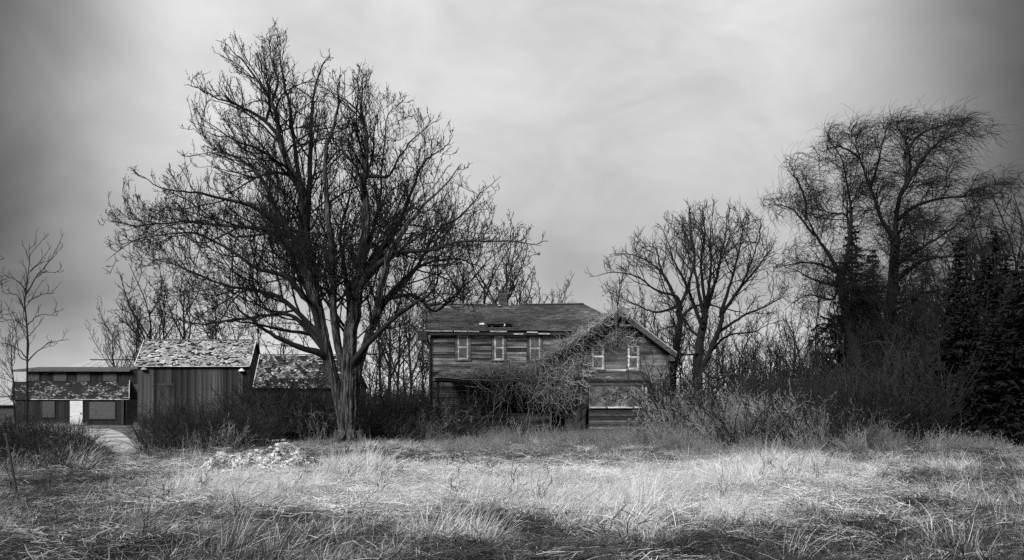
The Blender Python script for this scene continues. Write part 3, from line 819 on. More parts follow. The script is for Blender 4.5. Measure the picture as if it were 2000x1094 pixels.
def coop():
    """the low building on the left: monitor roof with a row of boarded clerestory windows, a white door"""
    rng = np.random.default_rng(21)
    Y0 = 69.0; s = F / Y0
    C_ = empty('coop', (-34.5, Y0, 0), 'low black farm shed with clerestory windows, white door and flaking roof', 'shed')
    X = lambda px, Y=Y0: (px - 1000) / F * Y
    Z = lambda py, Y=Y0: ZC + (HY - py) / F * Y
    x0, x1 = X(29), X(248)
    ze, yu = Z(779), Y0 + 2.4
    zu0, zu1 = Z(745, yu), Z(723, yu)
    g = G(); g.box(x0, x1, Y0 + .03, Y0 + 6, 0, ze - .05); g.box(x0 + .3, x1 - .05, yu + .03, Y0 + 5.6, ze - .05, zu1); g.build('wall', MT['wallcore'], C_)
    g = G()
    for k in range(36):
        a = x0 + (x1 - x0) * k / 36; g.box(a + .006, a + (x1 - x0) / 36 - .006, Y0 - .005 * (k % 2), Y0 + .028, .05, ze, rng.uniform(.6, 1.4))
    for k in range(30):
        a = x0 + .3 + (x1 - .35 - x0) * k / 30; g.box(a + .006, a + (x1 - x0 - .35) / 30 - .006, yu - .004 * (k % 2), yu + .028, zu0 - .2, zu1, rng.uniform(.6, 1.4))
    g.build('wall_boards', MT['shedwall'], C_, kind='stuff')
    # lower roof
    A, B, C, D = (X(20, Y0 - .1), Y0 - .1, ze - .05), (X(252, Y0 - .1), Y0 - .1, ze - .05), (X(253, yu), yu - .01, zu0), (X(25, yu), yu - .01, zu0)
    ph = rng.uniform(0, 6.28, 6)
    def mis(u, v):
        f_ = math.sin(21 * u + ph[0]) * math.sin(7 * v + ph[1]) + .8 * math.sin(47 * u + 3 * v + ph[2]) * math.sin(13 * v + ph[3])
        bare_bias = .75 if (u < .2 or .42 < u < .6 or v > .7) else .05  # more shingles gone at the left, near the middle and along the top
        return f_ > .45 - bare_bias + 0.3 * rng.normal() or rng.random() < .12
    g = G(); shingles(g, A, B, C, D, 0.12, 0.16, rng, lambda u, v: rng.choice([.7, .4, .2, .12]), mis, lift=.035, rag=.02, jag=.2); g.build('shingles', MT['pale_shingle'], C_, kind='stuff')
    g = G(); dn = np.array((0, 0, .03)); g.slab([np.array(q) - dn for q in (A, B, C, D)], .06)
    g.build('roof', MT['deck'], C_)
    g = G(); g.beam(np.array(A) + (1.6, -.02, 0), np.array(B) + (0, -.02, 0), .03, .045, .9); g.build('gutter', MT['trim'], C_)
    g = G(); g.beam(np.array(B) + (0, 0, .05), np.array(C) + (0, 0, .05), .06, .12, .75); g.build('verge_board', MT['trim'], C_)
    # upper roof: flat slope seen edge on
    g = G(); xa, xb = X(25, yu - .3), X(254, yu - .3)
    g.slab([(xa, yu - .35, zu1 + .02), (xb, yu - .35, zu1 + .02), (xb, yu + 3.6, zu1 + .4), (xa, yu + 3.6, zu1 + .4)], .16, .8)
    g.box(xa, xb, yu - .39, yu - .352, zu1 - .12, zu1 + .03, 1.1); g.build('upper_roof', MT['trimdark'], C_)
    for (p0, p1) in ((54, 77), (105, 130), (151, 176), (202, 228)):
        g = G(); g.box(X(p0, yu), X(p1, yu), yu - .05, yu - .006, zu0 + .03, zu1 - .08); fr = g.build('clerestory_window', MT['shedpanel'], C_)
        g = G(); a, b = X(p0, yu), X(p1, yu)
        g.box(a - .06, b + .06, yu - .064, yu - .004, zu0 - .03, zu0 + .03, .8); g.box(a - .06, b + .06, yu - .064, yu - .004, zu1 - .08, zu1 - .02, .8)
        for (q0, q1, r0, r1) in ((a - .06, a, zu0, zu1 - .05), (b, b + .06, zu0, zu1 - .05)): g.box(q0, q1, yu - .06, yu - .005, r0, r1, .8)
        g.build('window_frame', MT['shedwall'], fr)
    for (p0, p1, q0, q1) in ((83, 107, 784, 815), (175, 225, 785, 818)):
        a, b, z1, z0 = X(p0), X(p1), Z(q0), Z(q1)
        g = G(); g.box(a, b, Y0 - .05, Y0 - .006, z0, z1, 1.1); fr = g.build('boarded_window', MT['shedpanel'], C_)
        g = G(); g.box(a - .07, a, Y0 - .06, Y0 - .005, z0, z1); g.box(b, b + .07, Y0 - .06, Y0 - .005, z0, z1); g.box(a - .07, b + .07, Y0 - .065, Y0 - .004, z0 - .08, z0); g.build('window_frame', MT['shedwall'], fr)
    a, b, z1, z0 = X(137.5), X(162), Z(783), Z(830.5)
    g = G(); g.box(a, b, Y0 - .07, Y0 - .02, z0, z1)
    for (zz0, zz1) in ((z0 + .2, z0 + .8), (z0 + 1.0, z1 - .2)): g.box(a + .15, b - .15, Y0 - .076, Y0 - .069, zz0, zz1, .97)
    d = g.build('door', MT['white'], C_)
    g = G(); g.box(b - .14, b - .09, Y0 - .12, Y0 - .07, z0 + .85, z0 + .98); g.build('handle', MT['metal'], d)
    g = G(); g.box(a - .1, a - .004, Y0 - .06, Y0 - .004, z0, z1 + .1); g.box(b + .004, b + .1, Y0 - .06, Y0 - .004, z0, z1 + .1); g.build('door_frame', MT['shedwall'], C_)
    g = G(); g.box(X(238.5), X(243.5), Y0 - .18, Y0 - .07, 0, ze - .1, 2.0); g.build('porch_post', MT['shedwall'], C_)


coop()


def far_building(name, px0, px1, pr, pe, Y, label, hz=0.0):
    s = F / Y; x0, x1 = (px0 - 1000) / s, (px1 - 1000) / s
    zr, ze = ZC + (HY - pr) / s, ZC + (HY - pe) / s
    o = empty(name, ((x0 + x1) / 2, Y, 0), label, 'barn')
    g = G(); g.box(x0 + .2, x1 - .2, Y + .4, Y + 8, 0, ze); g.build('wall', MT['wallcore'], o)
    g = G(); g.slab([(x0, Y, ze), (x1, Y, ze), (x1, Y + 4.2, zr), (x0 + hz, Y + 4.2, zr)], .08); g.slab([(x1, Y + 8.4, ze), (x0, Y + 8.4, ze), (x0 + hz, Y + 4.2, zr - .003), (x1, Y + 4.2, zr - .003)], .08)
    n = int((x1 - x0) / .9)
    for k in range(1, n):
        x = x0 + (x1 - x0) * k / n
        if x > x0 + hz: g.beam((x, Y, ze + .015), (x, Y + 4.2, zr + .015), .03, .03, 1.0)
    g.build('roof', MT['farroof'], o)
    g = G(); g.beam((x0 + hz, Y + 4.2, zr + .05), (x1, Y + 4.2, zr + .05), .3, .1); g.build('ridge_cap', MT['trimdark'], o)


far_building('far_barn', 118, 300, 699.5, 722, 95.0, 'distant barn whose long pale roof shows above the black shed', 1.2)
far_building('far_building', -60, 27, 775, 790, 84.0, 'low distant building with a pale roof at the field edge left of the black shed')


# ------------------------------------------------------------------ trees
def tree_parts(root, trunkG, crownG, m_trunk, m_crown, extra=()):
    trunkG.build('trunk', m_trunk, root, smooth=True)
    for nm, g_, m_ in extra: g_.build(nm, m_, root, smooth=True)
    crownG.build('crown', m_crown, root)


def limb_path(pts, Y0, y_end, rng, n=26, wig=0.05, y_start=0.0):
    """a limb through photo points, leaving the picture plane by y_end metres"""
    k = len(pts); out = []
    for i, (px, py) in enumerate(pts):
        t = i / (k - 1)
        out.append(P(px, py, Y0 + y_start + (y_end - y_start) * t ** 1.1))
    q = spline(out, n)
    w = np.cumsum(rng.normal(0, wig, (n, 3)), axis=0); w -= np.linspace(0, 1, n)[:, None] * w[-1] * 0.6
    w[:2] *= 0.2
    return q + w * np.linspace(0.2, 1, n)[:, None]


def inside(poly, soft=14.0):
    jit = np.random.default_rng(len(poly))
    poly = np.array(poly, float); poly = poly.mean(axis=0) + (poly - poly.mean(axis=0)) * 1.05
    def f(Q):
        px = 1000 + F * Q[:, 0] / Q[:, 1] + jit.normal(0, soft, len(Q)); py = HY - F * (Q[:, 2] - ZC) / Q[:, 1] + jit.normal(0, soft, len(Q))
        c = np.zeros(len(Q), bool); j = len(poly) - 1
        for i in range(len(poly)):
            (xi, yi), (xj, yj) = poly[i], poly[j]
            hit = ((yi > py) != (yj > py)) & (px < (xj - xi) * (py - yi) / (yj - yi + 1e-9) + xi)
            c ^= hit; j = i
        return c
    return f


def maple():
    rng = np.random.default_rng(42)
    Y0 = 35.5
    base = P(682, 872, Y0); base[2] = 0.0
    T = empty('maple_tree', base, 'huge bare spreading maple with a fused double trunk, tallest tree in the field', 'tree')
    keep = inside([(200, 508), (203, 490), (230, 470), (205, 440), (205, 425), (235, 405), (245, 350), (246, 318), (275, 325), (330, 330), (345, 268), (370, 250), (355, 215), (353, 170), (375, 160), (380, 115), (410, 110), (425, 145), (435, 130), (425, 85), (430, 66), (470, 75), (500, 95), (505, 58), (530, 48), (585, 60), (575, 100), (575, 130), (592, 140), (605, 165), (620, 135), (640, 105), (652, 108), (635, 170), (655, 165), (660, 135), (700, 130), (735, 138), (750, 170), (785, 185), (800, 205), (822, 222), (870, 230), (885, 262), (910, 290), (900, 320), (905, 345), (950, 375), (985, 342), (980, 365), (955, 405), (990, 405), (1000, 430), (1040, 440), (1062, 485), (1050, 500), (1000, 525), (960, 570), (880, 640), (820, 660), (760, 690), (640, 715), (520, 700), (400, 660), (250, 645), (250, 560), (215, 520)], 15.0)
    # trunk stems
    stems = [([(681, 885), (680, 850), (680, 800), (681, 740), (683, 690), (686, 640), (692, 590), (702, 520), (714, 427), (711, 345), (716, 263), (706, 195), (704, 140)], 0.0, -0.9, [.40, .29, .275, .275, .27, .245, .22, .185, .15, .11, .07, .04, .012]),
             ([(677, 880), (670, 830), (658, 770), (643, 715), (632, 670), (622, 625), (606, 540), (597, 466), (588, 369), (558, 321), (539, 263), (532, 219), (505, 170), (471, 122), (437, 82)], 0.15, -1.2, [.22, .20, .195, .20, .21, .205, .19, .175, .15, .125, .10, .08, .05, .03, .012]),
             ([(680, 800), (673, 735), (661, 675), (652, 617), (648, 560), (645, 500), (636, 400), (642, 300), (660, 210), (670, 138)], .12, -2.8, [.10, .13, .145, .14, .13, .11, .09, .06, .04, .012]),
              ([(686, 870), (690, 800), (699, 730), (716, 670), (733, 620), (742, 570), (770, 480), (800, 420), (850, 370), (905, 300)], 0.5, -2.5, [.17, .155, .15, .15, .14, .12, .10, .07, .04, .012])]
    tg = G(); SP, SR = [], []
    for pts, ys, ye, rr in stems:
        q = limb_path(pts, Y0, ye, rng, 40, 0.012, ys); q[16:] += np.cumsum(rng.normal(0, .045, (24, 3)), axis=0); q = spline(q, 120)
        r = np.interp(np.linspace(0, 1, 120), np.linspace(0, 1, len(rr)), rr)
        SP.append(q); SR.append(r)
        V, fa = tubes(q[None], r[None], 44)
        V = V.reshape(120, 44, 3); ph = rng.uniform(0, 6.28, 3); k = np.arange(44) / 44 * 6.283; z = np.arange(120)[:, None] / 120
        ridge = np.cumsum(rng.normal(size=(120, 44)), axis=0); ridge = ridge - np.concatenate([np.zeros((10, 44)), ridge[:-10]])
        flute = 1 + 0.09 * np.sin(3 * k + ph[0] + 2.2 * z) + 0.06 * np.sin(5 * k + ph[1] - 3 * z) + 0.04 * np.sin(9 * k + ph[2]) + 0.024 * ridge + 0.02 * rng.normal(size=(120, 44))
        V = q[:, None, :] + (V - q[:, None, :]) * flute[..., None]
        V[-1] = q[-1]
        tg.add(V.reshape(-1, 3), fa)
    g_r = [(a, l) for a, l in zip(np.linspace(0.3, 6.0, 7), rng.uniform(.7, 1.2, 7))]
    for a, l in g_r:       # root flare
        q = spline([base + (0.35 * math.cos(a), .3 * math.sin(a), .55), base + (.6 * math.cos(a), .55 * math.sin(a), .18), base + ((.6 + l * .6) * math.cos(a), (.55 + l * .5) * math.sin(a), -.12)], 8)
        V, fa = tubes(q[None], np.linspace(.24, .07, 8)[None], 8); tg.add(V, fa)
    tg.build('trunk', MT['bark'], T)
    L = [  # limbs: photo points, depth reached, start radius
        ([(543, 275), (500, 233), (457, 204), (408, 182), (362, 171)], -2.5, .12),
        ([(604, 530), (598, 440), (602, 301), (604, 224), (612, 166), (631, 122), (647, 110)], 1.5, .20),
        ([(688, 640), (683, 585), (675, 539), (665, 456), (672, 413), (688, 350), (690, 280)], 2.5, .22),
        ([(716, 350), (735, 345), (762, 340), (786, 296), (825, 252), (866, 233)], -2.5, .13),
        ([(716, 545), (745, 490), (772, 451), (798, 388), (825, 321), (858, 285), (886, 264)], 2.0, .22),
        ([(718, 560), (750, 520), (781, 495), (844, 485), (902, 468), (975, 471), (1052, 486)], -3.5, .19),
        ([(684, 717), (705, 690), (730, 659), (792, 605), (828, 588), (848, 555), (856, 520), (880, 490)], -4.0, .20),
        ([(733, 620), (775, 560), (825, 522), (888, 514), (941, 530), (985, 560)], 3.5, .17),
        ([(640, 705), (627, 667), (612, 600), (585, 570), (549, 534), (500, 520), (437, 480), (384, 458), (336, 456), (273, 472), (212, 514)], -3.0, .26),
        ([(606, 560), (578, 500), (534, 456), (491, 447), (442, 442), (384, 432), (321, 437), (258, 440), (212, 430)], 3.0, .20),
        ([(602, 515), (549, 430), (510, 350), (471, 316), (423, 292), (372, 250)], 2.0, .20),
        ([(560, 450), (515, 420), (471, 393), (394, 379), (345, 375), (287, 352), (250, 322)], -3.5, .14),
        ([(632, 680), (612, 660), (575, 622), (539, 614), (455, 626), (385, 635), (315, 626), (266, 631)], 1.5, .20),
        ([(641, 700), (623, 691), (588, 682), (546, 666), (508, 645), (470, 610), (448, 580), (405, 556)], -3.0, .22),
        ([(612, 655), (546, 645), (490, 633), (440, 640), (400, 655)], -4.5, .09),
        ([(610, 590), (580, 540), (557, 470), (540, 400), (520, 300)], 4.5, .17),
        ([(690, 620), (700, 540), (722, 470), (745, 400), (752, 300), (760, 230), (792, 195)], 4.0, .19),
        ([(730, 600), (790, 540), (850, 450), (900, 420), (940, 380), (980, 350)], 4.5, .15),
        ([(742, 580), (800, 575), (850, 600), (900, 560), (950, 510), (1000, 470)], 2.5, .12),
        ([(630, 660), (540, 580), (440, 560), (340, 520), (260, 500)], 4.0, .15),
        ([(588, 369), (575, 280), (560, 180), (550, 110), (555, 62)], 1.5, .12),
        ([(536, 240), (545, 170), (530, 110), (520, 65)], -0.5, .08),
    ]
    paths = [spline(q[30:], 26) for q in SP]; rad = [np.interp(np.linspace(0, 1, 26), np.linspace(0, 1, 90), r[30:]) for r in SR]
    CP, CR = np.concatenate(SP), np.concatenate(SR)
    for pts, ye, r in L:
        q = limb_path(pts, Y0, ye, rng, 26, 0.045); t = np.linspace(0, 1, 26)
        d = (CP[:, 0] - q[0, 0]) ** 2 + (CP[:, 2] - q[0, 2]) ** 2 + .2 * (CP[:, 1] - q[0, 1]) ** 2; k = int(np.argmin(d))      # root the limb inside the nearest stem or limb
        q = q + (CP[k] - q[0])[None] * ((1 - t) ** 3)[:, None]
        rr = min(.74 * r, .78 * CR[k]) * (1 - t) ** 1.5 + 0.012; rr[-1] = .006
        paths.append(q); rad.append(rr); CP = np.concatenate([CP, q]); CR = np.concatenate([CR, rr])
        V, fa = tubes(q[None], (rr * (1 + 0.05 * rng.normal(size=26)))[None], 10)
        g = G(); g.add(V, fa); g.build('limb', MT['limb'], T, smooth=True)
    A, AR = np.stack(paths), np.stack(rad)
    cg = G()
    s1, r1 = grow(rng, A, AR, 2.7, lambda L_, r: 0.41 * L_ * r.uniform(.5, 1.15, len(L_)), (30, 62), 9, .12, 1.0, 0.10, wig=.12, rrat=.5, rmin=.009, lmin=.7, fall=.5, keep=keep)
    V, fa = tubes(s1, r1, 6); cg.add(V, fa)
    s2, r2 = grow(rng, s1, r1, 3.8, lambda L_, r: 0.6 * L_ * r.uniform(.5, 1.1, len(L_)), (28, 62), 6, .15, 1.0, 0.16, wig=.055, rrat=.6, rmin=.0075, lmin=.35, fall=.55, keep=keep)
    V, fa = tubes(s2, r2, 4); cg.add(V, fa)
    s3, r3 = grow(rng, s2, r2, 3.6, lambda L_, r: 0.7 * L_ * r.uniform(.5, 1.1, len(L_)), (20, 48), 5, .15, 1.0, 0.16, wig=.055, rrat=.7, rmin=.0055, lmin=.2, fall=.4, keep=keep)
    V, fa = tubes(s3, r3, 3); cg.add(V, fa)
    s4, r4 = grow(rng, np.concatenate([s3, s2[:, -5:]]), np.concatenate([r3, r2[:, -5:]]), 4.5, lambda L_, r: r.uniform(.12, .32, len(L_)), (25, 52), 3, .3, 1.0, 0.15, wig=.12, rrat=.8, rmin=.0048, lmin=.1, fall=.2)
    V, fa = tubes(s4, r4, 3); cg.add(V, fa)
    buds = np.concatenate([s4[:, -1], s4[:, 1], s3[:, -1], s3[:, 3], s3[:, 2]])
    buds = buds[rng.random(len(buds)) < .8]
    V, fa = octa(buds, rng.uniform(.010, .022, len(buds)), .014); cg.add(V, fa)
    cg.build('crown', MT['twig'], T)
    print('maple twigs', len(s2), len(s3), len(s4))


maple()


def generic_tree(seed, H=12.0, tr=0.2, fork=0.28, nlead=5, spread=(14, 42), lead_len=0.62, den=(1.5, 2.0, 2.4), up=0.10, wind=(0, 0, 0), mtr='barkfar', mtw='twigfar', rmin=.012, droop=0.0, twl=0.62, lean=0.0):
    """meshes (trunk, crown) of a bare tree standing at the origin"""
    rng = np.random.default_rng(seed)
    n = 14
    top = H * (fork + 0.45)
    tp = np.zeros((n, 3)); tp[:, 2] = np.linspace(0, top, n); tp[:, :2] = np.cumsum(rng.normal(0, .05 * H / 12, (n, 2)), axis=0); tp[:, 0] += lean * np.linspace(0, 1, n) ** 1.4; tp[0, :2] = 0; tp[0, 2] = -.15
    trr = tr * (1 - np.linspace(0, 1, n) * .78); trr[0] *= 1.35
    tg, cg = G(), G()
    V, fa = tubes(tp[None], trr[None], 9); tg.add(V, fa)
    l0, r0 = grow(rng, tp[None], trr[None], 0, lambda L_, r: H * lead_len * r.uniform(.75, 1.1, len(L_)), spread, 14, fork / (fork + .45), 1.0, up * .5, wind, .05, .72, .02, 1.0, .45, nmin=nlead, rabs=tr * .11)
    V, fa = tubes(l0, r0, 7); tg.add(V, fa)
    a = np.concatenate([l0, spline(tp, 14)[None]]); ar = np.concatenate([r0, np.interp(np.linspace(0, 1, 14), np.linspace(0, 1, n), trr)[None]])
    s1, r1 = grow(rng, a, ar, den[0], lambda L_, r: .46 * L_ * r.uniform(.5, 1.1, len(L_)), (25, 58), 8, .22, 1, up, wind, .10, .55, rmin * 1.2, .5, .55)
    V, fa = tubes(s1, r1, 4); cg.add(V, fa)
    s2, r2 = grow(rng, s1, r1, den[1], lambda L_, r: twl * L_ * r.uniform(.5, 1.1, len(L_)), (25, 60), 5, .15, 1, up - droop * .5, wind, .08, .65, rmin, .3, .5)
    V, fa = tubes(s2, r2, 3); cg.add(V, fa)
    s3, r3 = grow(rng, s2, r2, den[2], lambda L_, r: twl * L_ * r.uniform(.5, 1.1, len(L_)), (25, 60), 4, .2, 1, up - droop, wind, .07, .8, rmin, .22, .4)
    V, fa = tubes(s3, r3, 3); cg.add(V, fa)
    return tg.mesh('trunk', MT[mtr], smooth=True), cg.mesh('crown', MT[mtw])


PROTO = {
    'vase': generic_tree(1, 12, .20, .22, 6, (12, 38), .64, (2.2, 2.8, 3.0), .10, rmin=.011),
    'tall': generic_tree(2, 12, .17, .40, 5, (12, 35), .48, (2.2, 2.8, 3.0), .12, rmin=.011),
    'wide': generic_tree(3, 12, .22, .18, 7, (22, 58), .62, (2.2, 2.8, 3.0), .08, rmin=.011),
    'pole': generic_tree(4, 12, .10, .45, 4, (15, 45), .32, (2.0, 2.4, 2.6), .12, rmin=.012),
    'clump': generic_tree(5, 12, .13, .08, 9, (10, 40), .80, (1.7, 2.5, 2.8), .10, rmin=.011),
    'fine': generic_tree(6, 12, .15, .30, 6, (14, 48), .52, (2.4, 2.9, 3.0), .10, rmin=.013),
}


def place_tree(kind, px, Y, py_top, label, name='bare_tree', group=None, rot=None, wide=1.0, rng=np.random.default_rng(77)):
    x = (px - 1000) / F * Y
    h = ZC + (HY - py_top) / F * Y
    s = h / 12.0
    z = float(ground(x, Y))
    T = empty(name, (x, Y, z), label, 'tree', group)
    T.rotation_euler = (0, 0, rng.uniform(0, 6.28) if rot is None else rot)
    T.scale = (s * wide, s * wide, s)
    for nm, me in zip(('trunk', 'crown'), PROTO[kind]):
        o = bpy.data.objects.new(nm, me); SC.collection.objects.link(o); o.parent = T
    return T


GB = 'bare trees behind the barn'
GH = 'bare trees behind the farmhouse'
GR = 'thin bare trees behind the right-hand trees'
for args in [
    # behind the barn and the black shed
    ('vase', 292, 84, 498, 'bare tree with a thick trunk rising behind the left half of the barn roof', GB),
    ('tall', 364, 86, 520, 'bare straight-trunked tree behind the middle of the barn roof', GB),
    ('clump', 262, 80, 560, 'many-stemmed bare tree fanning out beside the left end of the barn roof', GB),
    ('clump', 225, 92, 610, 'low many-stemmed bare tree behind the distant pale barn roof', GB),
    ('fine', 330, 95, 540, 'slender bare tree behind the barn between two thicker trunks', GB),
    ('tall', 420, 96, 560, 'bare tree behind the right half of the barn roof under the maple limb', GB),
    ('vase', 460, 90, 585, 'small bare tree behind the right end of the barn', GB),
    ('pole', 513, 82, 545, 'thin pole-like bare tree just right of the barn roof end', GB),
    ('fine', 560, 92, 600, 'bare tree behind the low mottled shed roof', GB),
    ('fine', 400, 112, 600, 'faint far bare tree seen low through the branches behind the barn', GB),
    # behind maple and house
    ('tall', 745, 66, 560, 'dark bare tree just right of the maple trunk, behind the low shed end', GH),
    ('fine', 775, 60, 545, 'bare thin tree between maple and farmhouse, nearer the maple', GH),
    ('fine', 806, 62, 540, 'bare thin tree standing close to the left end of the farmhouse', GH),
    ('pole', 790, 57, 600, 'slim bare sapling between maple trunk and farmhouse corner', GH),
    ('clump', 725, 58, 610, 'many-stemmed bare tree close behind the right side of the maple trunk', GH),
    ('clump', 828, 60, 585, 'many-stemmed bare tree hugging the left end of the farmhouse', GH),
    ('vase', 760, 74, 520, 'broad bare tree farther back in the gap between maple and farmhouse', GH),
    ('vase', 868, 70, 500, 'bare tree behind the left end of the farmhouse ridge', GH),
    ('tall', 905, 68, 470, 'bare tree behind the farmhouse roof left of the chimney', GH),
    ('vase', 948, 70, 420, 'tallest bare tree behind the farmhouse roof, close to the chimney', GH),
    ('tall', 988, 66, 455, 'bare tree right behind the farmhouse chimney', GH),
    ('fine', 1022, 68, 480, 'bare tree behind the farmhouse roof just right of the chimney', GH),
    ('fine', 1052, 72, 530, 'small bare tree behind the right part of the farmhouse ridge', GH),
    ('pole', 1102, 78, 545, 'lone small bare tree in the sky gap over the right ridge end', GH),
    ('pole', 1215, 66, 520, 'thin bare tree directly behind the gable peak', GH),
    # right background
    ('pole', 1255, 60, 560, 'thin bare tree behind the right gable slope', GR),
    ('fine', 1290, 64, 570, 'bare tree behind the right eave of the gable wing', GR),
    ('fine', 1415, 62, 600, 'bare tree in the gap right of the thick crooked twin trunks', GR),
    ('vase', 1445, 66, 610, 'wide small bare tree in the bright gap left of the thicket', GR),
    ('pole', 1470, 58, 625, 'thin bare sapling by the left edge of the willow thicket', GR),
    ('clump', 1510, 55, 640, 'dark many-stemmed bush tree at the left edge of the willow thicket', GR),
    ('clump', 1560, 50, 655, 'dark many-stemmed bush tree below the willow left limbs', GR),
    ('fine', 1545, 62, 580, 'bare tree behind the many-stemmed bushes left of the willow', GR),
    ('pole', 1600, 60, 560, 'thin bare tree behind the left willow trunk', GR),
    ('fine', 1780, 58, 480, 'bare tree behind the right side of the willow', GR),
    ('pole', 1765, 48, 560, 'thin bare pole tree just right of the willow main trunk', GR),
    ('pole', 1810, 52, 500, 'thin bare pole tree between willow and dark spruces', GR),
    ('fine', 1850, 60, 440, 'bare tree behind the first dark spruce', GR),
    ('vase', 1985, 46, 340, 'dark bare tree at the far edge of the wood beyond the spruces', GR),
    ('wide', 2045, 40, 250, 'bare tree mostly cut off by the picture edge beside the spruces', GR),
    ('fine', 1930, 58, 430, 'bare tree rising between the two dark spruces', GR),
    ('wide', -75, 38, 400, 'bare tree mostly cut off by the picture edge beside the sapling', 'bare trees at the field edge by the sapling'),
    ('pole', 30, 50, 620, 'thin bare shoot standing beside the sapling in front of the black shed', 'bare trees at the field edge by the sapling'),
]:
    k, px, Y, top, lab, grp = args
    place_tree(k, px, Y, top, lab, group=grp)
_r = np.random.default_rng(808)
for px, Y, top, k in ((1480, 47, 660, 'clump'), (1530, 44, 640, 'fine'), (1585, 43, 620, 'clump'), (1620, 41, 640, 'fine'), (1640, 55, 520, 'fine'), (1690, 42, 610, 'clump'), (1720, 52, 520, 'vase'), (1750, 41, 600, 'fine'), (1790, 43, 560, 'clump'),
                      (1820, 40, 580, 'fine'), (1845, 48, 480, 'vase'), (1870, 39, 600, 'clump'), (1900, 52, 420, 'vase'), (1940, 37, 560, 'fine'), (1965, 42, 420, 'vase'), (1990, 37, 520, 'clump'), (1560, 52, 600, 'vase'), (1500, 60, 610, 'fine')):
    own = {1900: 'tall dark bare tree topping the wood just right of the slim spruce', 1965: 'tall dark bare tree topping the wood near its right end', 1845: 'dark bare tree standing taller than its neighbours left of the slim spruce',
           1480: 'many-stemmed dark bare tree at the left end of the right-hand wood'}.get(px)
    if own: place_tree(k, px, Y, top, own, group='bare trees tangled in the right-hand wood'); continue
    place_tree(k, px, Y, top, 'dark bare tree in the dense tangle of wood under the willow and spruces', group='bare trees tangled in the right-hand wood')
for px, Y, top, k, lab in ((1335, 52, 600, 'clump', 'low many-stemmed bare tree showing between the crooked and the rounded tree trunks'), (1395, 50, 640, 'fine', 'low slim bare tree just right of the rounded tree trunk'),
                           (1425, 47, 660, 'clump', 'low many-stemmed bare tree under the right limbs of the rounded tree'), (1460, 52, 640, 'fine', 'low slim bare tree between the rounded tree and the willow thicket')):
    place_tree(k, px, Y, top, lab, group='low bare trees behind the twin trees')


def traced_tree(name, label, Y0, basepx, trunks, limbs, dens, seed, mtr='barkfar', mtw='twigfar', up=.10, wind=(0, 0, 0), droop=0.0, lens=(.5, .65, .72), rmin=.008, keep=None, strands=0.0):
    """trunks/limbs: (photo points, depth reached, start radius[, end radius])"""
    rng = np.random.default_rng(seed)
    b = P(basepx[0], basepx[1], Y0); b[2] = 0
    T = empty(name, b, label, 'tree')
    tg, cg = G(), G(); A, R = [], []
    for pts, ye, r0, r1 in trunks:
        q = limb_path(pts, Y0, ye, rng, 26, .03); rr = np.linspace(r0, r1, 26); rr[0] *= 1.35; rr[1] *= 1.12
        V, fa = tubes(q[None], (rr * (1 + .05 * rng.normal(size=26)))[None], 12); tg.add(V, fa); A.append(q); R.append(rr)
    tg.build('trunk', MT[mtr], T, smooth=True)
    for pts, ye, r0 in limbs:
        q = limb_path(pts, Y0, ye, rng, 26, .035); rr = .64 * r0 * (1 - np.linspace(0, 1, 26)) ** 1.3 + .012
        g = G(); V, fa = tubes(q[None], rr[None], 8); g.add(V, fa); g.build('limb', MT[mtr], T, smooth=True); A.append(q); R.append(rr)
    A, R = np.stack(A), np.stack(R)
    s1, r1 = grow(rng, A, R, dens[0], lambda L_, r: lens[0] * L_ * r.uniform(.5, 1.15, len(L_)), (25, 60), 9, .25, 1, up, np.array(wind) * .4, .13, .5, rmin * 1.4, .6, .5, keep=keep)
    V, fa = tubes(s1, r1, 5); cg.add(V, fa)
    s2, r2 = grow(rng, s1, r1, dens[1], lambda L_, r: lens[1] * L_ * r.uniform(.5, 1.1, len(L_)), (25, 60), 7, .15, 1, up - droop * .4, wind, .08, .6, rmin, .4, .45, keep=keep)
    V, fa = tubes(s2, r2, 3); cg.add(V, fa)
    s3, r3 = grow(rng, s2, r2, dens[2], lambda L_, r: lens[2] * L_ * r.uniform(.5, 1.1, len(L_)), (20, 60), 6, .15, 1, up - droop, wind, .06, .75, rmin * .85, .25, .4)
    V, fa = tubes(s3, r3, 3); cg.add(V, fa)
    if strands:
        s4, r4 = grow(rng, np.concatenate([s3, s2[:, -6:]]), np.concatenate([r3, r2[:, -6:]]), strands, lambda L_, r: r.uniform(.5, 1.3, len(L_)), (15, 50), 7, .3, 1, -.10, np.array(wind) * 1.5, .05, .8, .0048, .4, .2)
        V, fa = tubes(s4, r4, 3); cg.add(V, fa)
    cg.build('crown', MT[mtw], T)
    print(name, len(s1), len(s2), len(s3))
    return T


traced_tree('crooked_tree', 'bare crooked tree against the right wall of the farmhouse, leaning over its gable', 44.0, (1315, 830),
            [([(1307, 835), (1310, 780), (1316, 720), (1325, 660), (1330, 622), (1327, 590)], .4, .23, .14)],
            [([(1327, 600), (1318, 580), (1280, 570), (1240, 545), (1200, 535), (1148, 540)], -1.5, .13), ([(1330, 622), (1350, 600), (1380, 590), (1440, 600), (1480, 610)], -1.5, .12),
             ([(1328, 600), (1310, 560), (1290, 520), (1278, 480), (1240, 490)], 1.0, .12), ([(1328, 598), (1345, 550), (1352, 500), (1335, 450), (1300, 430)], 1.5, .12),
             ([(1320, 585), (1290, 530), (1240, 500), (1190, 500)], 2.0, .10), ([(1322, 600), (1280, 610), (1230, 590), (1180, 570)], -2.0, .09), ([(1327, 640), (1300, 640), (1260, 660)], -1.5, .06)],
            (3.4, 4.2, 4.4), 51, keep=inside([(1130, 600), (1140, 520), (1200, 490), (1290, 400), (1400, 400), (1500, 560), (1490, 680), (1330, 700), (1200, 650)]))
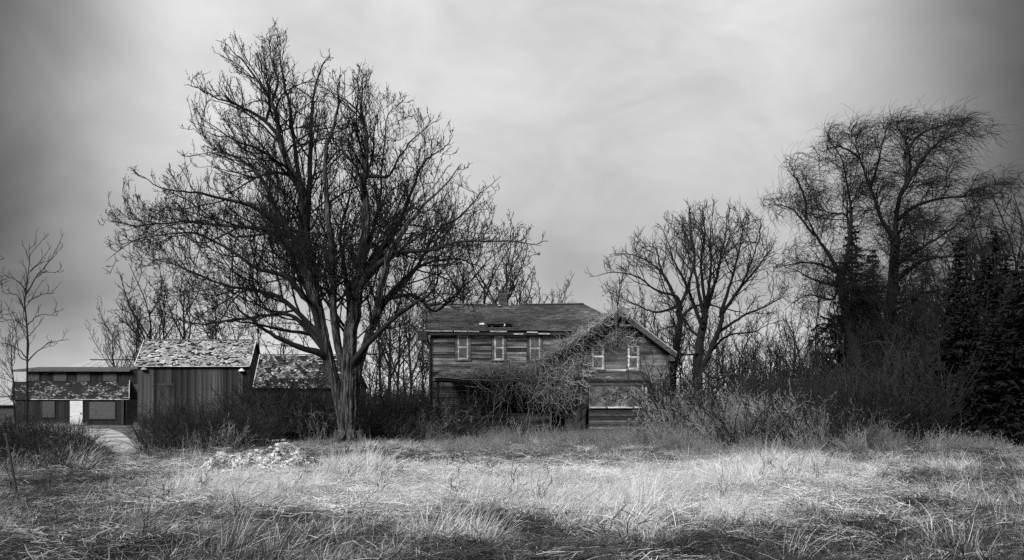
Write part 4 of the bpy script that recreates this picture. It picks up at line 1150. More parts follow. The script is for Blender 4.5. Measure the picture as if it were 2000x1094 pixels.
traced_tree('dense_tree', 'rounded bare tree with a forked trunk standing right of the crooked tree by the house', 42.0, (1366, 830),
            [([(1368, 838), (1365, 780), (1363, 720), (1368, 670), (1376, 620)], .3, .27, .18), ([(1364, 725), (1385, 690), (1400, 650), (1408, 610)], -.6, .15, .10)],
            [([(1376, 630), (1385, 560), (1390, 480), (1393, 395)], .5, .17), ([(1375, 620), (1360, 540), (1350, 470), (1345, 410)], 1.5, .14), ([(1372, 640), (1340, 560), (1310, 500), (1290, 445)], -1.5, .14),
             ([(1408, 612), (1430, 540), (1450, 470), (1462, 420)], -1, .13), ([(1408, 615), (1450, 560), (1490, 510), (1515, 470)], 1, .13), ([(1400, 650), (1450, 620), (1510, 590), (1540, 560)], -1.5, .11),
             ([(1385, 690), (1420, 660), (1470, 650), (1520, 630)], 1.5, .10), ([(1370, 660), (1345, 640), (1320, 600), (1280, 560)], 2, .11), ([(1376, 620), (1400, 540), (1415, 470), (1425, 400)], 2, .13),
             ([(1378, 600), (1372, 520), (1378, 440), (1372, 395)], -2, .12), ([(1405, 620), (1440, 570), (1480, 490), (1490, 440)], -2.5, .11), ([(1364, 720), (1400, 740), (1440, 720), (1480, 700)], -1.5, .08), ([(1366, 690), (1330, 690), (1300, 660)], -2, .07)],
            (3.6, 4.4, 4.6), 52, keep=inside([(1270, 640), (1255, 520), (1290, 430), (1390, 385), (1460, 405), (1520, 460), (1550, 560), (1540, 700), (1460, 760), (1340, 760)]))
traced_tree('willow_tree', 'tall wind-swept bare willow with two heavy trunks above the right thicket', 46.0, (1690, 850),
            [([(1692, 850), (1683, 760), (1670, 680), (1658, 620), (1645, 565), (1640, 540)], -.5, .33, .21), ([(1725, 850), (1735, 760), (1738, 660), (1742, 560), (1748, 480), (1746, 460)], .8, .34, .20)],
            [([(1645, 545), (1620, 500), (1597, 465), (1575, 430), (1558, 410)], -1.5, .22), ([(1640, 560), (1600, 550), (1560, 535), (1520, 515)], 1.5, .15), ([(1640, 535), (1610, 520), (1565, 512), (1512, 520)], -2, .13),
             ([(1640, 545), (1625, 585), (1580, 572), (1530, 605)], -1.5, .13), ([(1645, 545), (1660, 470), (1650, 420), (1610, 410), (1570, 350)], 2.0, .18), ([(1658, 470), (1665, 420), (1660, 360), (1640, 300), (1615, 260)], -1, .15),
             ([(1748, 470), (1720, 430), (1700, 370), (1680, 300), (1660, 260)], -1.5, .19), ([(1748, 480), (1752, 400), (1772, 340), (1768, 280), (1752, 240)], 1, .22), ([(1765, 370), (1795, 320), (1820, 290), (1850, 265), (1925, 250)], -2, .18),
             ([(1752, 430), (1790, 400), (1840, 385), (1900, 380), (1950, 375)], 2, .18), ([(1748, 550), (1800, 510), (1850, 500), (1890, 500), (1950, 470)], -2, .19), ([(1748, 520), (1800, 480), (1860, 440), (1910, 400)], 1.5, .15),
             ([(1768, 300), (1800, 265), (1850, 245), (1890, 240)], 2, .12), ([(1590, 460), (1560, 420), (1530, 400), (1500, 400)], 1, .10), ([(1575, 430), (1570, 380), (1550, 340), (1540, 310)], -1, .10),
             ([(1740, 600), (1790, 580), (1850, 570), (1920, 590)], -2.5, .12), ([(1670, 680), (1720, 640), (1750, 610)], -.5, .12), ([(1700, 370), (1720, 310), (1730, 260), (1740, 240)], 1, .10), ([(1680, 310), (1650, 290), (1620, 290), (1590, 310)], 2, .09)],
            (4.6, 5.2, 7.0), 53, mtw='twigwillow', up=.10, wind=(.08, 0, 0), droop=.18, strands=1.0, lens=(.42, .75, 1.0), rmin=.0075,
            keep=inside([(1480, 640), (1475, 400), (1500, 340), (1560, 300), (1600, 235), (1740, 225), (1880, 222), (1965, 250), (1985, 380), (1980, 560), (1900, 640), (1700, 700)]))
traced_tree('sapling', 'slender bare sapling with upswept branches in front of the black shed', 46.0, (52, 850),
            [([(53, 855), (53, 760), (54, 680), (51, 610), (50, 580), (58, 525), (60, 480)], .2, .06, .012)],
            [([(52, 708), (75, 690), (95, 675), (135, 666)], -.5, .04), ([(54, 635), (75, 615), (128, 605)], .4, .03), ([(54, 590), (75, 575), (105, 568)], -.4, .025), ([(51, 575), (70, 545), (95, 515), (123, 478)], .5, .04),
             ([(75, 540), (90, 530), (125, 527)], .3, .02), ([(50, 605), (35, 580), (0, 570)], -.4, .03), ([(49, 565), (30, 545), (0, 530)], .4, .03), ([(52, 640), (30, 625), (0, 625)], .5, .025), ([(52, 700), (30, 680), (-10, 668)], -.5, .035), ([(58, 530), (70, 515), (82, 508)], .2, .02), ([(54, 705), (40, 690), (32, 640), (12, 600)], .4, .03)],
            (2.2, 1.6, .8), 54, lens=(.30, .4, .4), rmin=.008, up=.14)


def spruce(seed, H, rad, dens=1.0, ragged=.25):
    """trunk mesh and boughs of a dark conifer, base at the origin"""
    rng = np.random.default_rng(seed)
    tp = np.zeros((10, 3)); tp[:, 2] = np.linspace(-.1, H, 10)
    tg, cg = G(), G(); V, fa = tubes(tp[None], np.linspace(H * .017, .02, 10)[None], 8); tg.add(V, fa)
    z = H * .06; paths = []
    while z < H * .985:
        f = 1 - z / H; n = int(9 + 6 * f)
        for k in range(n):
            a = rng.uniform(0, 6.283); l = max(.25, rad * f ** .85 * rng.uniform(1 - ragged, 1 + ragged)); 
            if rng.random() < .10: l *= .5
            t = np.linspace(0, 1, 7)
            q = np.stack([l * t * math.cos(a), l * t * math.sin(a), z + l * (.12 * t - .42 * t ** 2 + .22 * t ** 3) + rng.normal(0, .04)], -1); paths.append(q)
        z += (.22 + .12 * f) / dens * rng.uniform(.8, 1.2)
    Pp = np.stack(paths); V, fa = tubes(Pp, np.broadcast_to(np.linspace(.03, .008, 7), Pp.shape[:2]), 3); tg.add(V, fa)
    Rr = np.full(Pp.shape[:2], .02)
    s1, r1 = grow(rng, Pp, Rr, 10, lambda L_, r: r.uniform(.25, .7, len(L_)) * np.minimum(1, L_ * .6), (35, 70), 4, .12, 1, -.12, (0, 0, 0), .08, .6, .006, .12, .35)
    s1 = np.concatenate([s1])
    t = np.linspace(0, 1, 4)
    side = nrm(np.cross(s1[:, -1] - s1[:, 0], rng.normal(size=(len(s1), 3)) * .4 + (0, 0, 1)))
    V, fa = ribbons(s1, np.broadcast_to(.17 * (1 - .8 * t), s1.shape[:2]) * rng.uniform(.6, 1.3, (len(s1), 1)), side); cg.add(V, fa)
    s2, r2 = grow(rng, s1, r1, 9, lambda L_, r: r.uniform(.10, .24, len(L_)), (30, 60), 3, .1, 1, -.15, (0, 0, 0), .1, .6, .005, .06, .2)
    side = nrm(rng.normal(size=(len(s2), 3))); V, fa = ribbons(s2, np.broadcast_to(np.array([.05, .04, .008]), s2.shape[:2]), side); cg.add(V, fa)
    return tg.mesh('trunk', MT['barkfar'], smooth=True), cg.mesh('crown', MT['needles'])


SPR = {'a': spruce(61, 10, 1.9), 'b': spruce(62, 10, 2.6, .95), 'c': spruce(63, 10, 2.2, .8, .45)}
for (k, px, Y, top, lab, rz, wd) in [
    ('c', 1664, 49, 430, 'dark ragged spruce standing between the two willow trunks', .3, 1.1),
    ('a', 1874, 43, 465, 'slim dark spruce, the one nearest the willow in the right wood', 1.2, 1.15),
    ('b', 1925, 38, 500, 'broad near-black spruce filling the dark corner of the right wood', 2.2, 1.35),
    ('c', 1705, 56, 480, 'thin dark spruce seen behind the right willow trunk', 3.0, 1.1),
    ('b', 1995, 36, 520, 'near-black spruce cut by the picture edge at the end of the wood', 4.1, 1.3),
    ('a', 1830, 46, 600, 'short dark spruce hidden among thin trunks right of the willow', 5.0, 1.1),
    ('b', 1900, 34.5, 690, 'small near-black spruce in front of the broad dark one', 0.7, 1.2),
    ('b', 1975, 33.5, 700, 'low spreading black spruce at the grass edge by the picture border', 1.9, 1.3),
    ('b', 2030, 34, 430, 'black spruce half cut off by the picture edge, nearest the grass', 3.3, 1.3),
    ('b', 1885, 36, 560, 'broad black spruce with boughs to the ground at the grass edge', 5.1, 1.5),
    ('b', 1945, 34, 620, 'squat black spruce with ground-sweeping boughs in the wood corner', 4.4, 1.8),
    ('b', 1860, 37, 600, 'dark wide spruce just inside the grass edge, nearest the thin trunks', 2.9, 1.3),
    ('b', 1945, 42, 440, 'tall black spruce behind the broad one in the right wood corner', 0.2, 1.25),
    ('c', 1750, 47, 620, 'ragged half-height spruce between willow trunk and slim spruce', 1.1, 1.4),
    ('c', 1790, 54, 560, 'ragged dark spruce behind the thin pole trees right of the willow', 1.5, 1.0),
]:
    x = (px - 1000) / F * Y; s = (ZC + (HY - top) / F * Y) / 10
    T = empty('spruce_tree', (x, Y, float(ground(x, Y))), lab, 'tree', 'dark spruces in the right-hand wood'); T.scale = (s * wd, s * wd, s); T.rotation_euler = (0, 0, rz)
    for nm, me in zip(('trunk', 'crown'), SPR[k]):
        o = bpy.data.objects.new(nm, me); SC.collection.objects.link(o); o.parent = T

# ------------------------------------------------------------------ scattering of what nobody could count
def scatter(name, protos, mats, pts, rot, scl, pick, label=None):
    """one object: the loose points carry copies of the patterns held in the same mesh (geometry nodes)"""
    Vs, fs, tone, var, mi = [], {}, [], [], {}
    off = 0
    for k, (V, f, t, m_) in enumerate(protos):
        Vs.append(V); tone.append(t); var.append(np.full(len(V), k))
        for s_, q in f.items():
            fs.setdefault(s_, []).append(q + off); mi.setdefault(s_, []).append(np.full(len(q), m_))
        off += len(V)
    np_ = len(pts)
    V = np.concatenate(Vs + [np.asarray(pts, float)])
    fs = {k: np.concatenate(v) for k, v in fs.items()}; mi = np.concatenate([np.concatenate(mi[k]) for k in fs])
    me = mesh_of(name, V, fs, np.concatenate(tone + [np.ones(np_)]), mats)
    me.polygons.foreach_set('material_index', mi.astype(np.int32))
    def attr(nm, typ, key, arr):
        a = me.attributes.new(nm, typ, 'POINT'); a.data.foreach_set(key, arr)
    attr('variant', 'INT', 'value', np.concatenate(var + [np.zeros(np_)]).astype(np.int32))
    attr('pick', 'INT', 'value', np.concatenate([np.zeros(off), pick]).astype(np.int32))
    attr('seed', 'BOOLEAN', 'value', np.concatenate([np.zeros(off, bool), np.ones(np_, bool)]))
    attr('scl', 'FLOAT', 'value', np.concatenate([np.ones(off), scl]).astype(np.float32))
    attr('rot', 'FLOAT_VECTOR', 'vector', np.concatenate([np.zeros((off, 3)), rot]).astype(np.float32).ravel())
    o = bpy.data.objects.new(name, me); SC.collection.objects.link(o); o['kind'] = 'stuff'
    if label: o['label'] = label
    ng = bpy.data.node_groups.new(name, 'GeometryNodeTree')
    ng.interface.new_socket('Geometry', in_out='INPUT', socket_type='NodeSocketGeometry')
    ng.interface.new_socket('Geometry', in_out='OUTPUT', socket_type='NodeSocketGeometry')
    nn, lk = ng.nodes, ng.links.new
    gi, go = nn.new('NodeGroupInput'), nn.new('NodeGroupOutput')
    def na(nm, dt):
        q = nn.new('GeometryNodeInputNamedAttribute'); q.data_type = dt; q.inputs['Name'].default_value = nm
        return q.outputs['Attribute']
    sp = nn.new('GeometryNodeSeparateGeometry'); sp.domain = 'POINT'
    lk(gi.outputs[0], sp.inputs['Geometry']); lk(na('seed', 'BOOLEAN'), sp.inputs['Selection'])
    st = nn.new('GeometryNodeSplitToInstances'); st.domain = 'POINT'
    lk(sp.outputs[1], st.inputs[0]); lk(na('variant', 'INT'), st.inputs['Group ID'])
    ip = nn.new('GeometryNodeInstanceOnPoints')
    lk(sp.outputs[0], ip.inputs['Points']); lk(st.outputs[0], ip.inputs['Instance']); ip.inputs['Pick Instance'].default_value = True
    lk(na('pick', 'INT'), ip.inputs['Instance Index'])
    er = nn.new('FunctionNodeEulerToRotation'); lk(na('rot', 'FLOAT_VECTOR'), er.inputs[0]); lk(er.outputs[0], ip.inputs['Rotation'])
    lk(na('scl', 'FLOAT'), ip.inputs['Scale'])
    lk(ip.outputs[0], go.inputs[0])
    md = o.modifiers.new('scatter', 'NODES'); md.node_group = ng
    return o


def blades(rng, N, rad, hmin, hmax, lean, wind, wdt, segs=5, heads=0.0, curl=1.0):
    """a tuft: N blades rooted within rad, leaning out and bending with the wind"""
    a = rng.uniform(0, 6.283, N); r = rad * np.sqrt(rng.uniform(0, 1, N))
    p0 = np.stack([r * np.cos(a), r * np.sin(a), np.full(N, -.05)], -1)
    h = rng.uniform(hmin, hmax, N) * rng.uniform(.6, 1, N)
    dirn = np.stack([np.cos(a), np.sin(a)], -1) * rng.uniform(0, 1, (N, 1)) * lean + rng.normal(0, .16, (N, 2)) + np.array(wind)[None] * rng.uniform(.4, 1.3, (N, 1))
    d = nrm(np.concatenate([dirn * .45, np.ones((N, 1))], 1)); out = [p0]; p = p0
    for s in range(segs - 1):
        p = p + d * (h / (segs - 1))[:, None]; out.append(p)
        d = nrm(d + np.concatenate([dirn * .45 * curl, np.full((N, 1), -.10 * curl)], 1) + rng.normal(0, .07, (N, 3)))
    Q = np.stack(out, 1)
    side = nrm(np.stack([-np.sin(a * 3.1), np.cos(a * 3.1), np.zeros(N)], -1) + .3 * rng.normal(size=(N, 3)))
    t = np.linspace(0, 1, segs)
    V, fa = ribbons(Q, wdt * rng.uniform(.6, 1.3, (N, 1)) * (1 - t ** 2 * .85)[None], side)
    tone = np.repeat(rng.normal(1, .18, N).clip(.5, 1.6), segs * 2)
    g = G(); g.add(V, fa, tone)
    k = rng.random(N) < heads
    if k.any():
        C = Q[k][:, -1]; V, fa = octa(C, .012, .04); g.add(V, fa, 1.15)
    return g.arrays()


def twigs(rng, N, rad, H, lean, wind, sub, rmin=.006, up=.03):
    """a thicket clump of stems and side twigs"""
    a = rng.uniform(0, 6.283, N); r = rad * np.sqrt(rng.uniform(0, 1, N))
    p0 = np.stack([r * np.cos(a), r * np.sin(a), np.full(N, -.05)], -1); h = H * rng.uniform(.45, 1, N)
    d = nrm(np.stack([np.cos(a) * lean * rng.uniform(.1, 1, N), np.sin(a) * lean * rng.uniform(.1, 1, N), np.ones(N)], -1) + rng.normal(0, .14, (N, 3))); out = [p0]; p = p0
    for s in range(7):
        p = p + d * (h / 7)[:, None]; out.append(p)
        d = nrm(d + rng.normal(0, .13, (N, 3)) + np.array((wind[0], wind[1], -.05)))
    A = np.stack(out, 1); R = np.broadcast_to(np.linspace(.014, rmin, 8), (N, 8)) * H / 2
    g = G(); V, fa = tubes(A, R, 3); g.add(V, fa)
    s1, r1 = grow(rng, A, R, sub[0], lambda L_, r_: .38 * L_ * r_.uniform(.4, 1.1, len(L_)), (25, 65), 5, .15, 1, up, (wind[0], wind[1], 0), .16, .6, rmin, .15, .4)
    V, fa = tubes(s1, r1, 3); g.add(V, fa)
    s2, r2 = grow(rng, s1, r1, sub[1], lambda L_, r_: .45 * L_ * r_.uniform(.4, 1.1, len(L_)), (25, 65), 4, .15, 1, up, (wind[0], wind[1], 0), .16, .8, rmin * .85, .1, .3)
    V, fa = tubes(s2, r2, 3); g.add(V, fa)
    return g.arrays()


rg = np.random.default_rng(99)
# grass: 0-3 pale upright, 4-6 pale matted, 7-9 mid, 10-12 dark, 13-14 tall stalks
GP = []
for k in range(4): GP.append((*blades(rg, 56, .17, .2, .55, .8, (.8, .05), .0055, curl=.7), 0))
for k in range(3): GP.append((*blades(rg, 58, .28, .25, .55, 2.0, (1.3, .1), .0055, curl=2.2), 0))
for k in range(3): GP.append((*blades(rg, 54, .2, .15, .45, 1.2, (.9, 0), .0055), 1))
for k in range(3): GP.append((*blades(rg, 54, .22, .15, .45, 1.3, (.9, 0), .0055, curl=1.4), 2))
WS = (*twigs(rg, 5, .06, .7, .25, (.03, 0), (4.0, 5.0), .0035, .06), 2)
for k in range(2): GP.append((*blades(rg, 22, .14, .55, 1.0, .4, (.40, 0), .006, 7, .0, .7), 0))

GP.append(WS)
TH = []
for k in range(3):
    n_ = 60; a_ = rg.uniform(0, 6.283, n_); l_ = rg.uniform(.08, .4, n_); c_ = rg.normal(0, .22, (n_, 2)); t_ = np.linspace(-.5, .5, 4)
    q_ = np.stack([c_[:, :1] + np.cos(a_)[:, None] * l_[:, None] * t_, c_[:, 1:] + np.sin(a_)[:, None] * l_[:, None] * t_, rg.uniform(0, .07, (n_, 1)) + rg.normal(0, .015, (n_, 4))], -1)
    V_, f_ = ribbons(q_, np.full((n_, 4), .006), nrm(np.stack([-np.sin(a_), np.cos(a_), rg.normal(0, .6, n_)], -1)))
    g_ = G(); g_.add(V_, f_, np.repeat(rg.normal(1, .25, n_).clip(.4, 1.7), 8)); TH.append((*g_.arrays(), k))


def sstep(a, b, x):
    t = np.clip((x - a) / (b - a), 0, 1); return t * t * (3 - 2 * t)


def vnoise(x, y, s, seed):
    r = np.random.default_rng(seed); out = 0
    for _ in range(7):
        th, ph = r.uniform(0, 6.28), r.uniform(0, 6.28); k = s * r.uniform(.6, 1.7)
        out = out + np.sin(k * (x * math.cos(th) + y * math.sin(th)) + ph)
    return out / 2.6


def field_points(n, y0, y1, rng, xr=.8):
    """even points in the wedge the camera sees, and a margin"""
    Y = np.sqrt(rng.uniform(y0 ** 2, y1 ** 2, n)); X = rng.uniform(-xr, xr, n) * Y + rng.uniform(-1.2, 1.2, n)
    return X, Y


def grass():
    rng = np.random.default_rng(123)
    X, Y = field_points(57000, 7.0, 37.0, rng)
    dens = .45 + .55 * sstep(-.7, .6, vnoise(X, Y, 1.3, 1))
    u = X / Y
    dens *= np.where(Y < 25.5, 1, 1 - .55 * sstep(25.5, 28, Y))
    k = rng.random(len(X)) < dens
    rut = np.abs(Y - (24.55 + .06 * (X + .5) * .5)) < .30; k &= ~(rut & (X > -7.6) & (X < 17.5))
    pathm = (np.abs(u - (-.437)) < .015) & (Y > 25) & (rng.random(len(X)) < .9); k &= ~pathm
    mound = ((X + 6.35) / 1.7) ** 2 + ((Y - 22.1) / 1.1) ** 2 < 1; k &= ~mound
    X, Y, u = X[k], Y[k], u[k]
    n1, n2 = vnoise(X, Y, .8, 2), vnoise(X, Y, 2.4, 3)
    bright = sstep(10.8, 14.6, Y + 1.5 * vnoise(X, Y, .45, 5) + .9 * n1 + .6 * n2 + 1.6 * sstep(-.28, -.1, u) * (1 - sstep(.10, .22, u)) - 1.2 * sstep(.2, .35, u)) * (1 - .92 * sstep(.27, .50, np.abs(u - .03) + .05 * n1)) * (1 - .75 * sstep(23.5, 26.5, Y))  # fewer pale tufts near and sideways: vignette put into grass tone, besides real patches
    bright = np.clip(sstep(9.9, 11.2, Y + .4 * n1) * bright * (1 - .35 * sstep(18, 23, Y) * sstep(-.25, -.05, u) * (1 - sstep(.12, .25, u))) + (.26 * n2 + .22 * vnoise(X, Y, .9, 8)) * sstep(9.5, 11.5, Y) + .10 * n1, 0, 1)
    r = rng.random(len(X)); r2 = rng.random(len(X))
    pick = np.zeros(len(X), int)
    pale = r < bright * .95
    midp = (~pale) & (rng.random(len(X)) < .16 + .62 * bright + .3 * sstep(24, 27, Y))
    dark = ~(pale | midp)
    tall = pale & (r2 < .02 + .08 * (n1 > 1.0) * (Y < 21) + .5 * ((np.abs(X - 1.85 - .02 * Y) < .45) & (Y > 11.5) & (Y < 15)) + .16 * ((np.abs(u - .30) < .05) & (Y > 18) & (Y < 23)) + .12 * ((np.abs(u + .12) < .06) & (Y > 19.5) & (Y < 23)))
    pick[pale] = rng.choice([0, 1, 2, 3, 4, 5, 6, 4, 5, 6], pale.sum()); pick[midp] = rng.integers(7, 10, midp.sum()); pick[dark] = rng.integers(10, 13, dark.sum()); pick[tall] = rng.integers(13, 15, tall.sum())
    flip = sstep(.08, .42, u + .06 * n1)
    rz = rng.normal(0, .8, len(X)) + np.where(rng.random(len(X)) < flip * .55, math.pi, 0) + flip * rng.normal(0, .8, len(X))
    scl = (rng.uniform(.7, 1.25, len(X)) * (.86 + .34 * n1 + .2 * n2)).clip(.35, 1.6) * np.where(Y > 25.5, .75, 1)
    short = (np.abs(u + .03) < .12) & (Y > 19) & (Y < 29); scl = np.where(short, scl * .6, scl)
    scl = np.where((X > -8.6) & (X < -4.3) & (Y > 18.0) & (Y < 23), scl * .42, scl); scl = np.where((np.abs(u + .44) < .04) & (Y > 19), scl * .45, scl)
    rot = np.stack([rng.normal(0, .33, len(X)), rng.normal(0, .33, len(X)), rz], -1)
    stalk = rng.random(len(X)) < .006; pick[stalk] = 15; scl = np.where(stalk, rng.uniform(.6, 1.3, len(X)), scl)
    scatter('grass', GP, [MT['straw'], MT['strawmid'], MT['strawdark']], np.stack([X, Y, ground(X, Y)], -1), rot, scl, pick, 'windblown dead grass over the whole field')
    # broken stems lying flat as thatch on the soil between the tufts
    X, Y = field_points(20000, 7.0, 33.0, rng); k = ~((np.abs(X / Y + .437) < .02) & (Y > 24)) & ~(((X + 6.4) / 1.75) ** 2 + ((Y - 22.2) / 1.2) ** 2 < 1); X, Y = X[k], Y[k]
    b = sstep(11, 15, Y + 1.5 * vnoise(X, Y, .6, 12)) * (1 - sstep(.3, .5, np.abs(X / Y))) * (1 - .85 * sstep(21, 25.5, Y + .8 * vnoise(X, Y, .7, 14)))  # thatch tone takes the same painted vignette near and at the sides
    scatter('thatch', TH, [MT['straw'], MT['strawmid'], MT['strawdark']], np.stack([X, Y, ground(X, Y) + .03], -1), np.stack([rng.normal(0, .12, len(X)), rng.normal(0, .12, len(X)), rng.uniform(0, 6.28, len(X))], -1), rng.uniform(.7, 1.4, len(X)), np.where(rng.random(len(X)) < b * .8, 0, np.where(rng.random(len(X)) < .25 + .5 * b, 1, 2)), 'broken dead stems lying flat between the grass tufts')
    # thin rough grass further off, round the buildings
    X = rng.uniform(-46, 30, 9000); Y = rng.uniform(36, 80, 9000)
    k = np.abs(X / Y + .455) > .028; X, Y = X[k], Y[k]
    pk = rng.choice([7, 8, 9, 10, 11], len(X))
    scatter('far_grass', GP, [MT['straw'], MT['strawmid'], MT['strawdark']], np.stack([X, Y, ground(X, Y)], -1), np.stack([0 * X, 0 * X, rng.normal(0, .8, len(X))], -1), rng.uniform(1.0, 1.8, len(X)), pk, 'rough dead grass round the farm buildings')


grass()

BR = [(*twigs(rg, 20, .6, 2.3, .7, (.02, 0), (2.6, 3.6)), 0) for _ in range(4)]                      # dark brambles
WD = [(*twigs(rg, 34, .5, 1.5, .45, (.05, 0), (4.0, 5.0), .005), 1) for _ in range(3)] + [(*blades(rg, 90, .4, .7, 1.4, .6, (.35, 0), .009, 6, .3, .9), 1) for _ in range(2)]
TK = BR + WD


def thicket(name, label, zone, n, pick, scl, seed):
    """zone: (u0, u1, y0, y1) in direction and distance"""
    rng = np.random.default_rng(seed); X, Y = [], []
    for (p0, p1, y0, y1, wgt) in zone:
        m_ = int(n * wgt); y = rng.uniform(y0, y1, m_); u = rng.uniform((p0 - 1000) / F, (p1 - 1000) / F, m_); X.append(u * y); Y.append(y)
    X, Y = np.concatenate(X), np.concatenate(Y); k = ~((np.abs(X / Y + .442) < .026 + .25 / Y) & (Y < 66)); X, Y = X[k], Y[k]; m_ = len(X)
    pk = rng.choice(pick, m_); tall = np.clip(1 + .45 * vnoise(X, Y, .55, seed), .5, 1.3)
    scatter(name, TK, [MT['bramble'], MT['weed']], np.stack([X, Y, ground(X, Y)], -1), np.stack([rng.normal(0, .1, m_), rng.normal(0, .1, m_), rng.uniform(0, 6.28, m_)], -1), rng.uniform(scl[0], scl[1], m_) * tall, pk, label)


thicket('undergrowth', 'dark bramble thicket round the maple trunk and under the low mottled shed', [(500, 665, 38, 52, .5), (640, 720, 38.5, 42, .15), (700, 800, 37, 44, .35)], 240, [0, 1, 2, 3, 4], (.5, 1.2), 201)
thicket('undergrowth', 'tall ragged grey brush hiding the left corner of the farmhouse', [(770, 890, 38.5, 44, 1.0)], 90, [4, 5, 6, 1, 2], (.45, 1.15), 210)
thicket('undergrowth', 'tall dark scrub filling the gap between the maple and the farmhouse', [(690, 850, 47, 60, 1.0)], 110, [0, 1, 2, 3], (.9, 1.6), 212)
thicket('undergrowth', 'thin dark brush in front of the barn wall', [(285, 510, 34, 56, .7), (285, 520, 30, 36, .3)], 190, [0, 1, 2, 3, 5], (.3, .72), 208)
thicket('undergrowth', 'low dark brambles at the field edge in front of the black shed', [(-60, 60, 24, 40, .5), (40, 170, 24, 32, .4), (20, 190, 20, 24, .1)], 120, [0, 1, 2, 3, 4], (.28, .6), 202)
thicket('undergrowth', 'grey dead weeds and brush in front of the farmhouse', [(860, 1290, 39, 42.2, .7), (1120, 1285, 39, 41.6, .35)], 210, [4, 5, 6, 7, 8, 4, 5], (.32, .85), 203)
thicket('undergrowth', 'grey brush bank beside the farmhouse and below the twin trees', [(1300, 1600, 32, 41, 1.0)], 270, [4, 5, 6, 7, 8, 4, 0], (.45, 1.45), 204)
thicket('undergrowth', 'scattered grey weeds between the grass and the farmhouse', [(600, 1480, 26.5, 38, .65), (860, 1320, 32, 39, .35)], 270, [7, 8, 7, 8, 4, 5], (.28, .62), 209)
thicket('undergrowth', 'tall dark thicket under the willow and spruces', [(1480, 1870, 38, 52, .7), (1560, 1830, 33, 38, .3)], 330, [0, 1, 2, 3], (.6, 1.8), 205)
thicket('undergrowth', 'loose grey brush running down from the right thicket into the grass', [(1470, 1760, 30.5, 37, 1.0)], 70, [4, 5, 6, 0, 1, 7], (.4, 1.15), 211)
thicket('undergrowth', 'dark scrub seen beyond the farm buildings', [(-60, 1300, 88, 110, .4), (1180, 2100, 58, 90, .6)], 300, [0, 1, 2, 3], (.8, 1.9), 206)
thicket('undergrowth', 'pale-headed weeds along the grass edge of the right thicket', [(1450, 1960, 29, 32.5, 1.0)], 70, [7, 8, 5], (.35, .65), 207)

# ------------------------------------------------------------------ vines over the house
def crawl(rng, starts, normal_axes, n, step, grav, wig, drift=(0, 0, 0)):
    """vines as random walks; returns (N, n, 3)"""
    d = nrm(rng.normal(size=starts.shape) * np.array(normal_axes)); p = starts; out = [p]
    for _ in range(n - 1):
        d = nrm(d * 1.0 + rng.normal(size=d.shape) * wig * np.array(normal_axes) + np.array((0, 0, -grav)) + np.array(drift))
        p = p + d * step; out.append(p)
    return np.stack(out, 1)


